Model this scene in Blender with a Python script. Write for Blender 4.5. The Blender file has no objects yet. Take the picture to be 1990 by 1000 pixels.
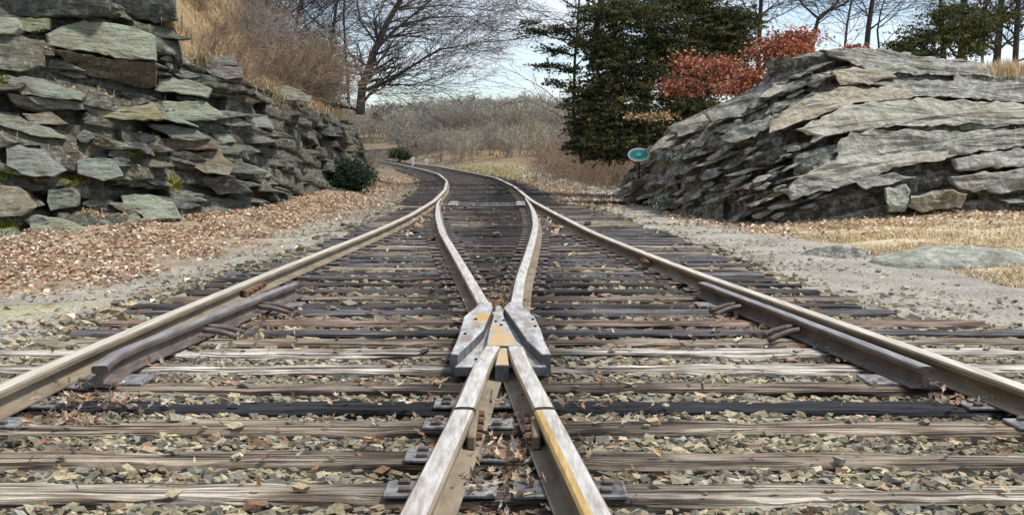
import bpy, math, random
import numpy as np
from mathutils import noise as mnoise, Vector

# ------------------------------------------------------------------ camera, sky, sun, exposure
S = bpy.context.scene
W0, H0 = 1990.0, 1000.0          # pixel frame of the photograph
F, HC, YH, XC = 2060.0, 1.41, 288.0, 995.0   # focal length in px, eye height, horizon row, centre column
cam_d = bpy.data.cameras.new('camera')
cam = bpy.data.objects.new('camera', cam_d)
S.collection.objects.link(cam)
cam.location = (0, 0, HC)
cam.rotation_euler = (math.radians(90), 0, 0)
cam_d.sensor_width = 36.0
cam_d.lens = 36.0 * F / W0
cam_d.shift_y = -(H0 / 2 - YH) / W0
cam_d.clip_start = 0.05
cam_d.clip_end = 4000
S.camera = cam

SUN_EL, SUN_AZ = math.radians(62), math.radians(86)   # azimuth from +Y (ahead) towards +X (right)
world = bpy.data.worlds.new('World')
S.world = world
world.use_nodes = True
wn, wl = world.node_tree.nodes, world.node_tree.links
wn.clear()
wo = wn.new('ShaderNodeOutputWorld'); bg = wn.new('ShaderNodeBackground')
sky = wn.new('ShaderNodeTexSky'); sky.sky_type = 'NISHITA'; sky.sun_disc = False
sky.sun_elevation = SUN_EL; sky.sun_rotation = SUN_AZ
sky.air_density = 1.0; sky.dust_density = 0.3; sky.ozone_density = 3.0
tc = wn.new('ShaderNodeTexCoord'); mp = wn.new('ShaderNodeMapping'); mp.inputs['Scale'].default_value = (1.6, 1.6, 5.0)
nz = wn.new('ShaderNodeTexNoise'); nz.inputs['Scale'].default_value = 2.2; nz.inputs['Detail'].default_value = 9; nz.inputs['Roughness'].default_value = 0.58
rp = wn.new('ShaderNodeValToRGB')
rp.color_ramp.elements[0].position = 0.40; rp.color_ramp.elements[0].color = (0.04, 0.04, 0.04, 1)
rp.color_ramp.elements[1].position = 0.68; rp.color_ramp.elements[1].color = (0.95, 0.95, 0.95, 1)
mx = wn.new('ShaderNodeMix'); mx.data_type = 'RGBA'
mx.inputs['B'].default_value = (6.4, 6.75, 7.2, 1)      # thin bright cloud
wl.new(tc.outputs['Generated'], mp.inputs['Vector']); wl.new(mp.outputs['Vector'], nz.inputs['Vector'])
wl.new(nz.outputs['Fac'], rp.inputs['Fac']); wl.new(rp.outputs['Color'], mx.inputs['Factor'])
wl.new(sky.outputs['Color'], mx.inputs['A']); wl.new(mx.outputs['Result'], bg.inputs['Color'])
bg.inputs['Strength'].default_value = 0.092
wl.new(bg.outputs['Background'], wo.inputs['Surface'])

sun_d = bpy.data.lights.new('sun', 'SUN')
sun_d.energy = 2.5; sun_d.angle = math.radians(11); sun_d.color = (1.0, 0.95, 0.87)
sun = bpy.data.objects.new('sun', sun_d); S.collection.objects.link(sun)
sd = Vector((math.sin(SUN_AZ) * math.cos(SUN_EL), math.cos(SUN_AZ) * math.cos(SUN_EL), math.sin(SUN_EL)))
sun.rotation_euler = (-sd).to_track_quat('-Z', 'Y').to_euler()
sun.location = (20, 10, 30)
S.view_settings.view_transform = 'Standard'; S.view_settings.look = 'None'
S.view_settings.gamma = 1.0; S.view_settings.use_curve_mapping = False
S.view_settings.exposure = 0.88
S.cycles.max_bounces = 6; S.cycles.diffuse_bounces = 3; S.cycles.glossy_bounces = 2
S.cycles.transmission_bounces = 2; S.cycles.transparent_max_bounces = 4

# ------------------------------------------------------------------ helpers
R = np.random.RandomState(7)
rnd = random.Random(11)
COL = S.collection

def P(px, py, Y):
    return np.array([(px - XC) * Y / F, Y, HC - (py - YH) * Y / F])

def tag(o, label=None, cat=None, group=None, kind=None):
    if label: o['label'] = label
    if cat: o['category'] = cat
    if group: o['group'] = group
    if kind: o['kind'] = kind
    return o

def empty(name, loc, rz=0.0):
    o = bpy.data.objects.new(name, None); COL.objects.link(o)
    o.location = loc; o.rotation_euler = (0, 0, rz); o.empty_display_size = 0.2
    return o

def mesh_data(name, V, F_, cols=None, smooth=False, mats=(), midx=None):
    """V (n,3); F_ either (m,k) array or list of index lists"""
    V = np.asarray(V, dtype=np.float32)
    me = bpy.data.meshes.new(name)
    if isinstance(F_, np.ndarray):
        m, k = F_.shape
        lt = np.full(m, k, dtype=np.int32); flat = F_.astype(np.int32).ravel()
    else:
        m = len(F_); lt = np.array([len(f) for f in F_], dtype=np.int32)
        flat = np.array([i for f in F_ for i in f], dtype=np.int32)
    me.vertices.add(len(V)); me.vertices.foreach_set('co', V.ravel())
    me.loops.add(len(flat)); me.loops.foreach_set('vertex_index', flat)
    me.polygons.add(m)
    ls = np.concatenate([[0], np.cumsum(lt)[:-1]]).astype(np.int32)
    me.polygons.foreach_set('loop_start', ls)
    me.polygons.foreach_set('loop_total', lt)
    for mt in mats: me.materials.append(mt)
    if midx is not None: me.polygons.foreach_set('material_index', np.asarray(midx, dtype=np.int32))
    me.polygons.foreach_set('use_smooth', np.full(m, smooth, dtype=bool))
    me.update(calc_edges=True)
    if cols is not None:
        a = me.color_attributes.new('Col', 'FLOAT_COLOR', 'POINT')
        c = np.ones((len(V), 4), dtype=np.float32); c[:, :3] = cols
        a.data.foreach_set('color', c.ravel())
    me.validate()
    return me

def obj(name, me, parent=None, loc=None, color=None):
    o = bpy.data.objects.new(name, me); COL.objects.link(o)
    if parent is not None: o.parent = parent
    if loc is not None: o.location = loc
    if color is not None: o.color = (*color, 1)
    return o

def sstep(a, b, x):
    t = np.clip((np.asarray(x, dtype=float) - a) / (b - a), 0, 1); return t * t * (3 - 2 * t)

def fbm(x, y, z, sc=1.0, oct=3):
    v = 0.0; a = 1.0
    for i in range(oct):
        v += a * mnoise.noise((x * sc, y * sc, z * sc)); a *= 0.5; sc *= 2.03
    return v

def box_mesh(name, sx, sy, sz, bev, mats, z0=0.0):
    """box centred in x,y standing on z0 with chamfered vertical and top edges"""
    b = bev; V = []
    for (ix, iz, zz) in ((0, 0, 0), (0, 0, sz - b), (b, b, sz)):
        hx, hy = sx / 2 - ix, sy / 2 - iz
        c = b if zz < sz else b * 0.6
        V += [(-hx + c, -hy, zz), (hx - c, -hy, zz), (hx, -hy + c, zz), (hx, hy - c, zz), (hx - c, hy, zz), (-hx + c, hy, zz), (-hx, hy - c, zz), (-hx, -hy + c, zz)]
    Fs = []
    for r_ in range(2):
        for i in range(8):
            j = (i + 1) % 8
            Fs.append((r_ * 8 + i, r_ * 8 + j, r_ * 8 + 8 + j, r_ * 8 + 8 + i))
    Fs.append(tuple(range(16, 24))); Fs.append(tuple(range(7, -1, -1)))
    V = np.array(V); V[:, 2] += z0
    return mesh_data(name, V, Fs, mats=mats)

def prism_mesh(name, poly, z0, z1, mats, inset=0.006):
    """extruded outline with a small chamfer round the top"""
    p = np.array(poly, dtype=float)
    if 0.5 * np.sum(p[:, 0] * np.roll(p[:, 1], -1) - np.roll(p[:, 0], -1) * p[:, 1]) < 0: p = p[::-1]
    n = len(p)
    d = np.roll(p, -1, 0) - np.roll(p, 1, 0); d /= np.linalg.norm(d, axis=1)[:, None] + 1e-9
    q = p + np.stack([-d[:, 1], d[:, 0]], 1) * inset
    V = np.vstack([np.c_[p, np.full(n, z0)], np.c_[p, np.full(n, z1 - inset)], np.c_[q, np.full(n, z1)]])
    Fs = []
    for r_ in range(2):
        for i in range(n):
            j = (i + 1) % n; Fs.append((r_ * n + i, r_ * n + j, r_ * n + n + j, r_ * n + n + i))
    Fs.append(tuple(range(2 * n, 3 * n))); Fs.append(tuple(range(n - 1, -1, -1)))
    return mesh_data(name, V, Fs, mats=mats)

def tubes(P0, P1, R0, R1, k):
    P0, P1, R0, R1 = map(lambda a: np.asarray(a, dtype=float), (P0, P1, R0, R1))
    n = len(P0); d = P1 - P0; d /= np.linalg.norm(d, axis=1)[:, None] + 1e-9
    a = np.where(np.abs(d[:, 2:3]) < 0.9, np.array([[0, 0, 1.0]]), np.array([[1.0, 0, 0]]))
    u = np.cross(d, a); u /= np.linalg.norm(u, axis=1)[:, None] + 1e-9
    v = np.cross(d, u)
    th = np.arange(k) * 2 * math.pi / k
    ring = u[:, None, :] * np.cos(th)[None, :, None] + v[:, None, :] * np.sin(th)[None, :, None]
    A = P0[:, None, :] + ring * R0[:, None, None]; B = P1[:, None, :] + ring * R1[:, None, None]
    V = np.concatenate([A, B], 1).reshape(-1, 3)
    i = np.arange(k); j = (i + 1) % k
    f = np.stack([i, i + k, j + k, j], 1)
    Fq = (f[None] + (np.arange(n) * 2 * k)[:, None, None]).reshape(-1, 4)
    return V, Fq

def segs_mesh(name, segs, mats, thick=0.03):
    P0 = np.array([s[0] for s in segs]); P1 = np.array([s[1] for s in segs])
    R0 = np.array([s[2] for s in segs]); R1 = np.array([s[3] for s in segs])
    big = R0 > thick; Vs, Fs, off = [], [], 0
    for msk, k in ((big, 7), (~big, 3)):
        if msk.any():
            V, Fq = tubes(P0[msk], P1[msk], R0[msk], R1[msk], k)
            Vs.append(V); Fs.append(Fq + off); off += len(V)
    return mesh_data(name, np.vstack(Vs), np.vstack(Fs), mats=mats, smooth=True)

# ------------------------------------------------------------------ materials
def mat(name, rough=0.8, metal=0.0, spec=None):
    m = bpy.data.materials.new(name); m.use_nodes = True
    n = m.node_tree.nodes; b = n['Principled BSDF']
    b.inputs['Roughness'].default_value = rough; b.inputs['Metallic'].default_value = metal
    if spec is not None: b.inputs['Specular IOR Level'].default_value = spec
    return m, n, m.node_tree.links, b

def N(n, t, **kw):
    x = n.new(t)
    for k, v in kw.items():
        if k in x.inputs: x.inputs[k].default_value = v
        else: setattr(x, k, v)
    return x

def ramp(n, stops):
    r = n.new('ShaderNodeValToRGB'); e = r.color_ramp.elements
    while len(e) < len(stops): e.new(0.5)
    for i, (p, c) in enumerate(stops):
        e[i].position = p; e[i].color = (*c, 1) if len(c) == 3 else c
    return r

def mixc(n, l, fac, a, b, mode='MIX'):
    x = n.new('ShaderNodeMix'); x.data_type = 'RGBA'; x.blend_type = mode
    for key, v in (('Factor', fac), ('A', a), ('B', b)):
        if isinstance(v, (int, float)): x.inputs[key].default_value = v
        elif isinstance(v, tuple): x.inputs[key].default_value = (*v, 1)
        else: l.new(v, x.inputs[key])
    return x.outputs['Result']

def pos_map(n, l, scale=(1, 1, 1), rot=(0, 0, 0)):
    g = n.new('ShaderNodeNewGeometry'); m = n.new('ShaderNodeMapping')
    m.inputs['Scale'].default_value = scale; m.inputs['Rotation'].default_value = rot
    l.new(g.outputs['Position'], m.inputs['Vector']); return m.outputs['Vector']

def noise_tex(n, l, vec, scale, detail=4, rough=0.6):
    x = n.new('ShaderNodeTexNoise'); x.inputs['Scale'].default_value = scale
    x.inputs['Detail'].default_value = detail; x.inputs['Roughness'].default_value = rough
    l.new(vec, x.inputs['Vector']); return x.outputs['Fac']

def bump(n, l, b, h, strength, dist):
    x = n.new('ShaderNodeBump'); x.inputs['Strength'].default_value = strength; x.inputs['Distance'].default_value = dist
    l.new(h, x.inputs['Height']); l.new(x.outputs['Normal'], b.inputs['Normal'])

def attr_mat(name, rough=0.85, noise_sc=40, var=0.35, bstr=0.4, bdist=0.01, trans=0.0):
    m, n, l, b = mat(name, rough, spec=0.25)
    a = n.new('ShaderNodeAttribute'); a.attribute_name = 'Col'
    v = pos_map(n, l); f = noise_tex(n, l, v, noise_sc, 3)
    r = ramp(n, [(0.3, (1 - var,) * 3), (0.7, (1 + var * 0.7,) * 3)]); l.new(f, r.inputs['Fac'])
    c = mixc(n, l, 1.0, a.outputs['Color'], r.outputs['Color'], 'MULTIPLY')
    l.new(c, b.inputs['Base Color'])
    if bstr: bump(n, l, b, f, bstr, bdist)
    if trans:
        t = n.new('ShaderNodeBsdfTranslucent'); l.new(c, t.inputs['Color'])
        ms = n.new('ShaderNodeMixShader'); ms.inputs['Fac'].default_value = trans
        l.new(b.outputs['BSDF'], ms.inputs[1]); l.new(t.outputs['BSDF'], ms.inputs[2])
        l.new(ms.outputs['Shader'], n['Material Output'].inputs['Surface'])
    return m

M_stone = attr_mat('ballast_stone', 0.85, 60, 0.35, 0.5, 0.006)
M_leaf = attr_mat('dead_leaf', 0.75, 25, 0.25, 0.0, 0, 0.15)
M_green = attr_mat('evergreen_leaf', 0.7, 6, 0.35, 0.0, 0, 0.12)
M_grass = attr_mat('dry_grass_blade', 0.85, 4, 0.25, 0.0, 0, 0.2)
M_twig = attr_mat('twig', 0.9, 5, 0.25, 0.0)

def ground_mat():
    m, n, l, b = mat('ground_soil', 0.95, spec=0.15)
    a = n.new('ShaderNodeAttribute'); a.attribute_name = 'Col'
    v = pos_map(n, l)
    f1 = noise_tex(n, l, v, 1.3, 5); f2 = noise_tex(n, l, v, 38, 4, 0.75)
    vr = n.new('ShaderNodeTexVoronoi'); vr.inputs['Scale'].default_value = 26; l.new(v, vr.inputs['Vector'])
    r1 = ramp(n, [(0.3, (0.72,) * 3), (0.7, (1.25,) * 3)]); l.new(f1, r1.inputs['Fac'])
    r2 = ramp(n, [(0.25, (0.62, 0.60, 0.57)), (0.5, (1, 1, 1)), (0.75, (1.28, 1.27, 1.24))]); l.new(f2, r2.inputs['Fac'])
    c = mixc(n, l, 1.0, a.outputs['Color'], r1.outputs['Color'], 'MULTIPLY')
    c = mixc(n, l, 0.9, c, r2.outputs['Color'], 'MULTIPLY')
    bw = n.new('ShaderNodeRGBToBW'); l.new(vr.outputs['Color'], bw.inputs[0])
    c = mixc(n, l, 0.16, c, bw.outputs[0], 'OVERLAY')
    l.new(c, b.inputs['Base Color'])
    ad = n.new('ShaderNodeMath'); ad.operation = 'ADD'; l.new(f2, ad.inputs[0]); l.new(vr.outputs['Distance'], ad.inputs[1])
    bump(n, l, b, ad.outputs[0], 0.9, 0.03)
    return m
M_ground = ground_mat()

def rock_mat(name='weathered_schist', aniso=5.5, tilt=-9, lich=(0.32, 0.34, 0.28), l0=0.50, l1=0.64, streak=0.9, stain=0.27):
    m, n, l, b = mat(name, 0.88, spec=0.25)
    oi = n.new('ShaderNodeObjectInfo')
    v = pos_map(n, l); vs = pos_map(n, l, (1.0, 1.0, aniso), (0, math.radians(tilt), 0))
    f1 = noise_tex(n, l, v, 1.1, 4); f2 = noise_tex(n, l, v, 7.0, 6, 0.7); f3 = noise_tex(n, l, vs, 3.2, 7, 0.7); f4 = noise_tex(n, l, v, 45, 3, 0.7)
    f6 = noise_tex(n, l, vs, 0.9, 6, 0.65)
    r6 = ramp(n, [(0.30, (0.055, 0.052, 0.055)), (0.42, (0.17, 0.145, 0.115)), (0.52, (0.27, 0.265, 0.235)), (0.62, (0.30, 0.33, 0.27)), (0.72, (0.42, 0.39, 0.32))]); l.new(f6, r6.inputs['Fac'])
    r1 = ramp(n, [(0.32, (0.74, 0.66, 0.54)), (0.5, (0.95, 0.96, 0.90)), (0.68, (0.85, 0.96, 0.84))]); l.new(f1, r1.inputs['Fac'])
    c = mixc(n, l, stain, oi.outputs['Color'], r6.outputs['Color'])
    c = mixc(n, l, 1.0, c, r1.outputs['Color'], 'MULTIPLY')
    r2 = ramp(n, [(l0, (0, 0, 0)), (l1, (0.8,) * 3)]); l.new(f2, r2.inputs['Fac'])
    c = mixc(n, l, r2.outputs['Color'], c, lich)        # pale lichen
    r5 = ramp(n, [(0.60, (0, 0, 0)), (0.72, (0.6,) * 3)]); l.new(f1, r5.inputs['Fac'])
    c = mixc(n, l, r5.outputs['Color'], c, (0.22, 0.13, 0.07))        # iron stain
    r3 = ramp(n, [(0.34, (0.30, 0.29, 0.30)), (0.48, (1, 1, 1)), (0.75, (1.2, 1.2, 1.17))]); l.new(f3, r3.inputs['Fac'])
    c = mixc(n, l, streak, c, r3.outputs['Color'], 'MULTIPLY')
    r4 = ramp(n, [(0.3, (0.6,) * 3), (0.7, (1.35,) * 3)]); l.new(f4, r4.inputs['Fac'])
    c = mixc(n, l, 0.8, c, r4.outputs['Color'], 'MULTIPLY')
    l.new(c, b.inputs['Base Color'])
    ad = n.new('ShaderNodeMath'); ad.operation = 'MULTIPLY_ADD'; l.new(f3, ad.inputs[0]); ad.inputs[1].default_value = 1.5; l.new(f2, ad.inputs[2])
    bump(n, l, b, ad.outputs[0], 1.0, 0.07)
    return m
M_rock = rock_mat()
M_rockr = rock_mat('pale_lichened_gneiss', 1.7, 16, (0.60, 0.565, 0.49), 0.46, 0.62, 0.6, 0.35)

def wood_mat():
    m, n, l, b = mat('weathered_tie_wood', 0.8, spec=0.3)
    oi = n.new('ShaderNodeObjectInfo')
    vs = pos_map(n, l, (1.3, 34, 34)); vc = pos_map(n, l, (0.9, 46, 46)); v = pos_map(n, l, (1.2, 4, 4))
    f1 = noise_tex(n, l, vs, 1.0, 6, 0.7); f2 = noise_tex(n, l, vc, 1.0, 3, 0.6); f3 = noise_tex(n, l, v, 1.7, 4)
    r1 = ramp(n, [(0.32, (0.22, 0.19, 0.165)), (0.47, (0.80, 0.77, 0.73)), (0.62, (1.55, 1.53, 1.48))]); l.new(f1, r1.inputs['Fac'])
    c = mixc(n, l, 1.0, oi.outputs['Color'], r1.outputs['Color'], 'MULTIPLY')
    r2 = ramp(n, [(0.38, (0.08, 0.07, 0.06)), (0.45, (1, 1, 1))]); l.new(f2, r2.inputs['Fac'])
    c = mixc(n, l, 0.9, c, r2.outputs['Color'], 'MULTIPLY')
    r3 = ramp(n, [(0.33, (0.50, 0.42, 0.36)), (0.5, (0.95, 0.93, 0.91)), (0.66, (1.3, 1.3, 1.28))]); l.new(f3, r3.inputs['Fac'])
    c = mixc(n, l, 1.0, c, r3.outputs['Color'], 'MULTIPLY')
    # old oil and grease soaked into the middle of the ties
    g = n.new('ShaderNodeNewGeometry'); sx = n.new('ShaderNodeSeparateXYZ'); l.new(g.outputs['Position'], sx.inputs[0])
    aa = n.new('ShaderNodeMath'); aa.operation = 'ADD'; l.new(sx.outputs['X'], aa.inputs[0]); aa.inputs[1].default_value = 0.06
    ab = n.new('ShaderNodeMath'); ab.operation = 'ABSOLUTE'; l.new(aa.outputs[0], ab.inputs[0])
    am = n.new('ShaderNodeMath'); am.operation = 'MULTIPLY_ADD'; l.new(f3, am.inputs[0]); am.inputs[1].default_value = 1.1; l.new(ab.outputs[0], am.inputs[2])
    ro_ = ramp(n, [(0.55, (0.30, 0.28, 0.27)), (1.0, (1, 1, 1))]); sc_ = n.new('ShaderNodeMath'); sc_.operation = 'MULTIPLY'; sc_.inputs[1].default_value = 0.62
    l.new(am.outputs[0], sc_.inputs[0]); l.new(sc_.outputs[0], ro_.inputs['Fac'])
    c = mixc(n, l, 1.0, c, ro_.outputs['Color'], 'MULTIPLY')
    vk = pos_map(n, l, (0.5, 19, 19)); f5 = noise_tex(n, l, vk, 1.0, 2, 0.5); r5 = ramp(n, [(0.355, (0.05, 0.045, 0.04)), (0.395, (1, 1, 1))]); l.new(f5, r5.inputs['Fac'])
    c = mixc(n, l, 0.95, c, r5.outputs['Color'], 'MULTIPLY')
    l.new(c, b.inputs['Base Color'])
    mu = n.new('ShaderNodeMath'); mu.operation = 'MULTIPLY'; l.new(f1, mu.inputs[0]); l.new(r2.outputs['Color'], mu.inputs[1])
    mu2 = n.new('ShaderNodeMath'); mu2.operation = 'MULTIPLY'; l.new(mu.outputs[0], mu2.inputs[0]); l.new(r5.outputs['Color'], mu2.inputs[1])
    bump(n, l, b, mu2.outputs[0], 1.0, 0.03)
    return m
M_wood = wood_mat()

def steel_mat(name, c0, c1, rough, metal, sc=(9, 9, 9), bdist=0.003, stain=None):
    m, n, l, b = mat(name, rough, metal)
    v = pos_map(n, l, sc); f = noise_tex(n, l, v, 1.0, 6, 0.7)
    r = ramp(n, [(0.36, c0), (0.64, c1)]); l.new(f, r.inputs['Fac']); c = r.outputs['Color']
    if stain:
        for (sx, sy, sr, sc_) in stain:
            g = n.new('ShaderNodeNewGeometry'); mp_ = n.new('ShaderNodeMapping')
            mp_.inputs['Location'].default_value = (-sx / sr, -sy / (sr * 3.2), 0); mp_.inputs['Scale'].default_value = (1 / sr, 1 / (sr * 3.2), 0)
            l.new(g.outputs['Position'], mp_.inputs['Vector'])
            ln = n.new('ShaderNodeVectorMath'); ln.operation = 'LENGTH'; l.new(mp_.outputs['Vector'], ln.inputs[0])
            ad = n.new('ShaderNodeMath'); ad.operation = 'MULTIPLY_ADD'; l.new(f, ad.inputs[0]); ad.inputs[1].default_value = 1.6; l.new(ln.outputs['Value'], ad.inputs[2])
            rr = ramp(n, [(0.0, (1,) * 3), (1.0, (0,) * 3)]); rr.color_ramp.elements[0].position = 0.55
            sb = n.new('ShaderNodeMath'); sb.operation = 'SUBTRACT'; l.new(ad.outputs[0], sb.inputs[0]); sb.inputs[1].default_value = 0.7
            l.new(sb.outputs[0], rr.inputs['Fac']); c = mixc(n, l, rr.outputs['Color'], c, sc_)
    l.new(c, b.inputs['Base Color'])
    rr2 = ramp(n, [(0.3, (min(1, rough + 0.2),) * 3), (0.7, (rough,) * 3)]); l.new(f, rr2.inputs['Fac']); l.new(rr2.outputs['Color'], b.inputs['Roughness'])
    if bdist: bump(n, l, b, f, 0.5, bdist)
    return m
M_head = steel_mat('polished_rail_head', (0.35, 0.305, 0.245), (0.72, 0.695, 0.645), 0.42, 0.35, (30, 3.5, 10), 0.001)
M_headdull = steel_mat('worn_rail_head', (0.38, 0.33, 0.26), (0.64, 0.59, 0.50), 0.5, 0.2, (40, 1.2, 10), 0.001)
M_railside = steel_mat('dusty_rail_side', (0.14, 0.105, 0.068), (0.27, 0.225, 0.155), 0.8, 0.0, (5, 2, 14), 0.003)
M_guard = steel_mat('dark_guard_steel', (0.07, 0.055, 0.045), (0.16, 0.13, 0.11), 0.65, 0.15, (12, 4, 12), 0.002)
M_guardtop = steel_mat('grey_guard_head', (0.14, 0.135, 0.135), (0.30, 0.29, 0.29), 0.55, 0.25, (20, 3, 12), 0.002)
M_ochre = steel_mat('ochre_rust', (0.30, 0.19, 0.06), (0.56, 0.40, 0.15), 0.6, 0.1, (30, 3, 10), 0.001)
M_plate = steel_mat('tie_plate_steel', (0.07, 0.06, 0.055), (0.30, 0.30, 0.31), 0.6, 0.2, (14, 14, 14), 0.003)
M_brown = steel_mat('brown_iron', (0.07, 0.045, 0.03), (0.17, 0.12, 0.08), 0.75, 0.1, (20, 20, 20), 0.003)
M_rust = steel_mat('rusty_iron', (0.10, 0.05, 0.03), (0.24, 0.14, 0.08), 0.75, 0.1, (20, 20, 20), 0.003)
M_frogtop = steel_mat('pitted_cast_frog', (0.20, 0.175, 0.15), (0.55, 0.545, 0.535), 0.52, 0.25, (13, 3.5, 13), 0.006,
                      stain=[(-0.072, 7.02, 0.13, (0.50, 0.35, 0.17)), (-0.21, 7.95, 0.10, (0.50, 0.30, 0.10)), (-0.05, 6.45, 0.10, (0.50, 0.36, 0.19)), (-0.1, 7.5, 0.07, (0.45, 0.33, 0.18)), (0.12, 7.6, 0.08, (0.30, 0.24, 0.18)), (-0.3, 7.1, 0.07, (0.26, 0.21, 0.17))])
M_frogside = steel_mat('dark_cast_frog', (0.07, 0.075, 0.08), (0.18, 0.185, 0.19), 0.6, 0.2, (10, 10, 10), 0.003)

def plain(name, col, rough=0.6, metal=0.0, var=0.25, sc=20):
    return steel_mat(name, tuple(x * (1 - var) for x in col), tuple(min(1, x * (1 + var)) for x in col), rough, metal, (sc,) * 3, 0.001)
M_teal = plain('teal_paint', (0.03, 0.52, 0.43), 0.35, 0, 0.2)
M_white = plain('white_paint', (0.88, 0.92, 0.90), 0.5, 0, 0.1)
M_lens = plain('pale_lens', (0.45, 0.75, 0.70), 0.15, 0, 0.05)
M_black = plain('black_paint', (0.02, 0.022, 0.02), 0.5, 0, 0.3)
M_bark = plain('grey_bark', (0.115, 0.095, 0.082), 0.95, 0, 0.45, 14)
M_barkdark = plain('dark_bark', (0.045, 0.037, 0.032), 0.95, 0, 0.45, 14)
M_twigbrown = plain('brown_twig', (0.27, 0.20, 0.14), 0.95, 0, 0.4, 3)
M_twiggrey = plain('grey_twig', (0.30, 0.265, 0.23), 0.95, 0, 0.35, 0.25)
M_moss = attr_mat('moss', 0.95, 60, 0.4, 0.6, 0.01)

# ------------------------------------------------------------------ track geometry (X as a function of Y)
K = 1.27 / 1.23   # rail tops lie 0.14 m above the ties
def track(pts, win, step=0.08):
    pts = [(p[0] * K, p[1] * K) for p in pts]
    pts = sorted(pts, key=lambda p: p[1])
    xs = np.array([p[0] for p in pts]); ys = np.array([p[1] for p in pts])
    yy = np.arange(ys[0], ys[-1] + 1e-6, step)
    xx = np.interp(yy, ys, xs)
    k = max(3, int(win / step)) | 1
    ker = np.hanning(k + 2)[1:-1]; ker /= ker.sum()
    pad = k // 2
    ext = np.concatenate([2 * xx[0] - xx[pad:0:-1], xx, 2 * xx[-1] - xx[-2:-pad - 2:-1]])
    return yy, np.convolve(ext, ker, 'valid')

LS = track([(-2.66, 3.0), (-2.65, 5.43), (-2.59, 7.1), (-2.42, 10.3), (-2.05, 15.7), (-1.88, 19.5), (-1.83, 25.3), (-2.0, 31.7), (-2.45, 40), (-3.5, 50.7), (-4.9, 60), (-8.7, 81.7), (-14, 110), (-20, 135)], 4.0)
RS = track([(3.02, 3.0), (2.65, 5.46), (2.39, 7.08), (2.10, 8.9), (1.89, 10.1), (1.56, 12.5), (1.18, 15.6), (0.80, 20.4), (0.45, 25.3), (0.09, 34.2), (-0.67, 44.5), (-2.07, 54), (-5.0, 72), (-6.8, 80), (-12.6, 110), (-18.5, 135)], 4.0)
def xL(y): return np.interp(y, LS[0], LS[1])
def xR(y): return np.interp(y, RS[0], RS[1])
LC = track([(-0.228, 8.45), (-0.487, 10.8), (-0.756, 13.2), (-1.03, 15.6), (-1.33, 19), (-1.56, 22.2), (-1.68, 24.0), (-1.75, 26.3)], 2.2)
RC = track([(0.036, 8.45), (0.083, 10.1), (0.174, 11.95), (0.31, 15.0), (0.385, 17.1), (0.42, 20.4), (0.40, 23.0), (0.33, 26.3)], 2.2)

def wall_line(Y):   # foot of the left rock face
    return np.interp(Y, [8, 12.5, 16, 18, 22, 26, 30, 36, 45, 55, 70], [-9.5, -8.4, -7.7, -6.9, -5.6, -5.5, -5.75, -5.65, -6.4, -9.0, -15])
def wall_top(Y):
    return np.interp(Y, [8, 17.5, 19, 22, 26, 36, 45, 54, 66], [4.6, 4.2, 3.3, 2.95, 2.75, 2.5, 2.35, 1.2, 0.0])

RB_PX = [1205, 1270, 1330, 1470, 1640, 1990, 2500]
RB_Y = [34, 27, 23.5, 20.7, 20.2, 19.5, 19.0]
RB_Z = [-0.05, -0.05, -0.05, 0.0, 0.2, 0.45, 0.7]
RT_PX = [1205, 1235, 1270, 1300, 1370, 1440, 1480, 1500, 1590, 1700, 1800, 1990, 2500]
RT_PY = [355, 318, 292, 246, 214, 184, 160, 122, 99, 103, 111, 143, 150]

def ground_z(X, Y):
    X = np.asarray(X, dtype=float); Y = np.asarray(Y, dtype=float)
    Ys = np.clip(Y, 3, 135)
    z = np.full(X.shape, -0.062)
    xl, xr = xL(Ys), xR(Ys); 
    el = np.where(Ys < 27, np.interp(Ys, TL_Y, TL_X), xl - 0.9); er = np.where(Ys < 27, np.interp(Ys, TR_Y, TR_X), xr + 0.9)
    dl = el - X; dr = X - er
    z -= 0.05 * sstep(0, 1.2, dl) + 0.03 * sstep(0, 1.0, dr)
    # left verge lifts towards the rock, hill behind it
    wl_ = wall_line(Y)
    z += 0.22 * sstep(1.6, 0.0, X - wl_)
    back = wl_ - np.interp(Y, [8, 19, 23, 27], [2.9, 2.7, 1.7, 0.9]) - X
    fade = sstep(66, 50, Y)
    hill = wall_top(Y) - 0.35 + np.clip(back, 0, 9) * np.interp(Y, [20, 32, 45], [1.05, 1.35, 1.5])
    z = z + (hill - z) * sstep(0.0, 0.5, back) * fade
    # right bank of dry grass, plateau behind the outcrop
    gx = X - np.interp(Y, [6, 8, 10, 11.3, 15, 19, 22, 30], [7.2, 6.7, 6.0, 5.55, 5.2, 4.75, 4.5, 4.6])
    z += np.clip(gx, 0, 3.5) * 0.085 * sstep(4, 9, Y) * sstep(40, 30, Y)
    px = XC + F * X / np.maximum(Y, 1)
    yb = np.interp(px, RB_PX, RB_Y); dY = Y - yb
    ztop = HC - (np.interp(px, RT_PX, RT_PY) - YH) * (yb + 3) / F
    pl = sstep(1.2, 3.4, dY) * sstep(1205, 1290, px) * sstep(75, 42, Y)
    z = z + (np.maximum(ztop - 0.55, z) - z) * pl
    # verge beyond the curve and the wooded rise
    dX = X - xr
    z += 0.75 * sstep(1.2, 7.0, dX) * sstep(40, 62, Y) * sstep(-0.5, 0.5, 1 - pl)
    z += 5.5 * sstep(96, 210, Y + 0.35 * X) * sstep(1.0, 10.0, dX + 100 * (Y > 130))
    return z

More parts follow.
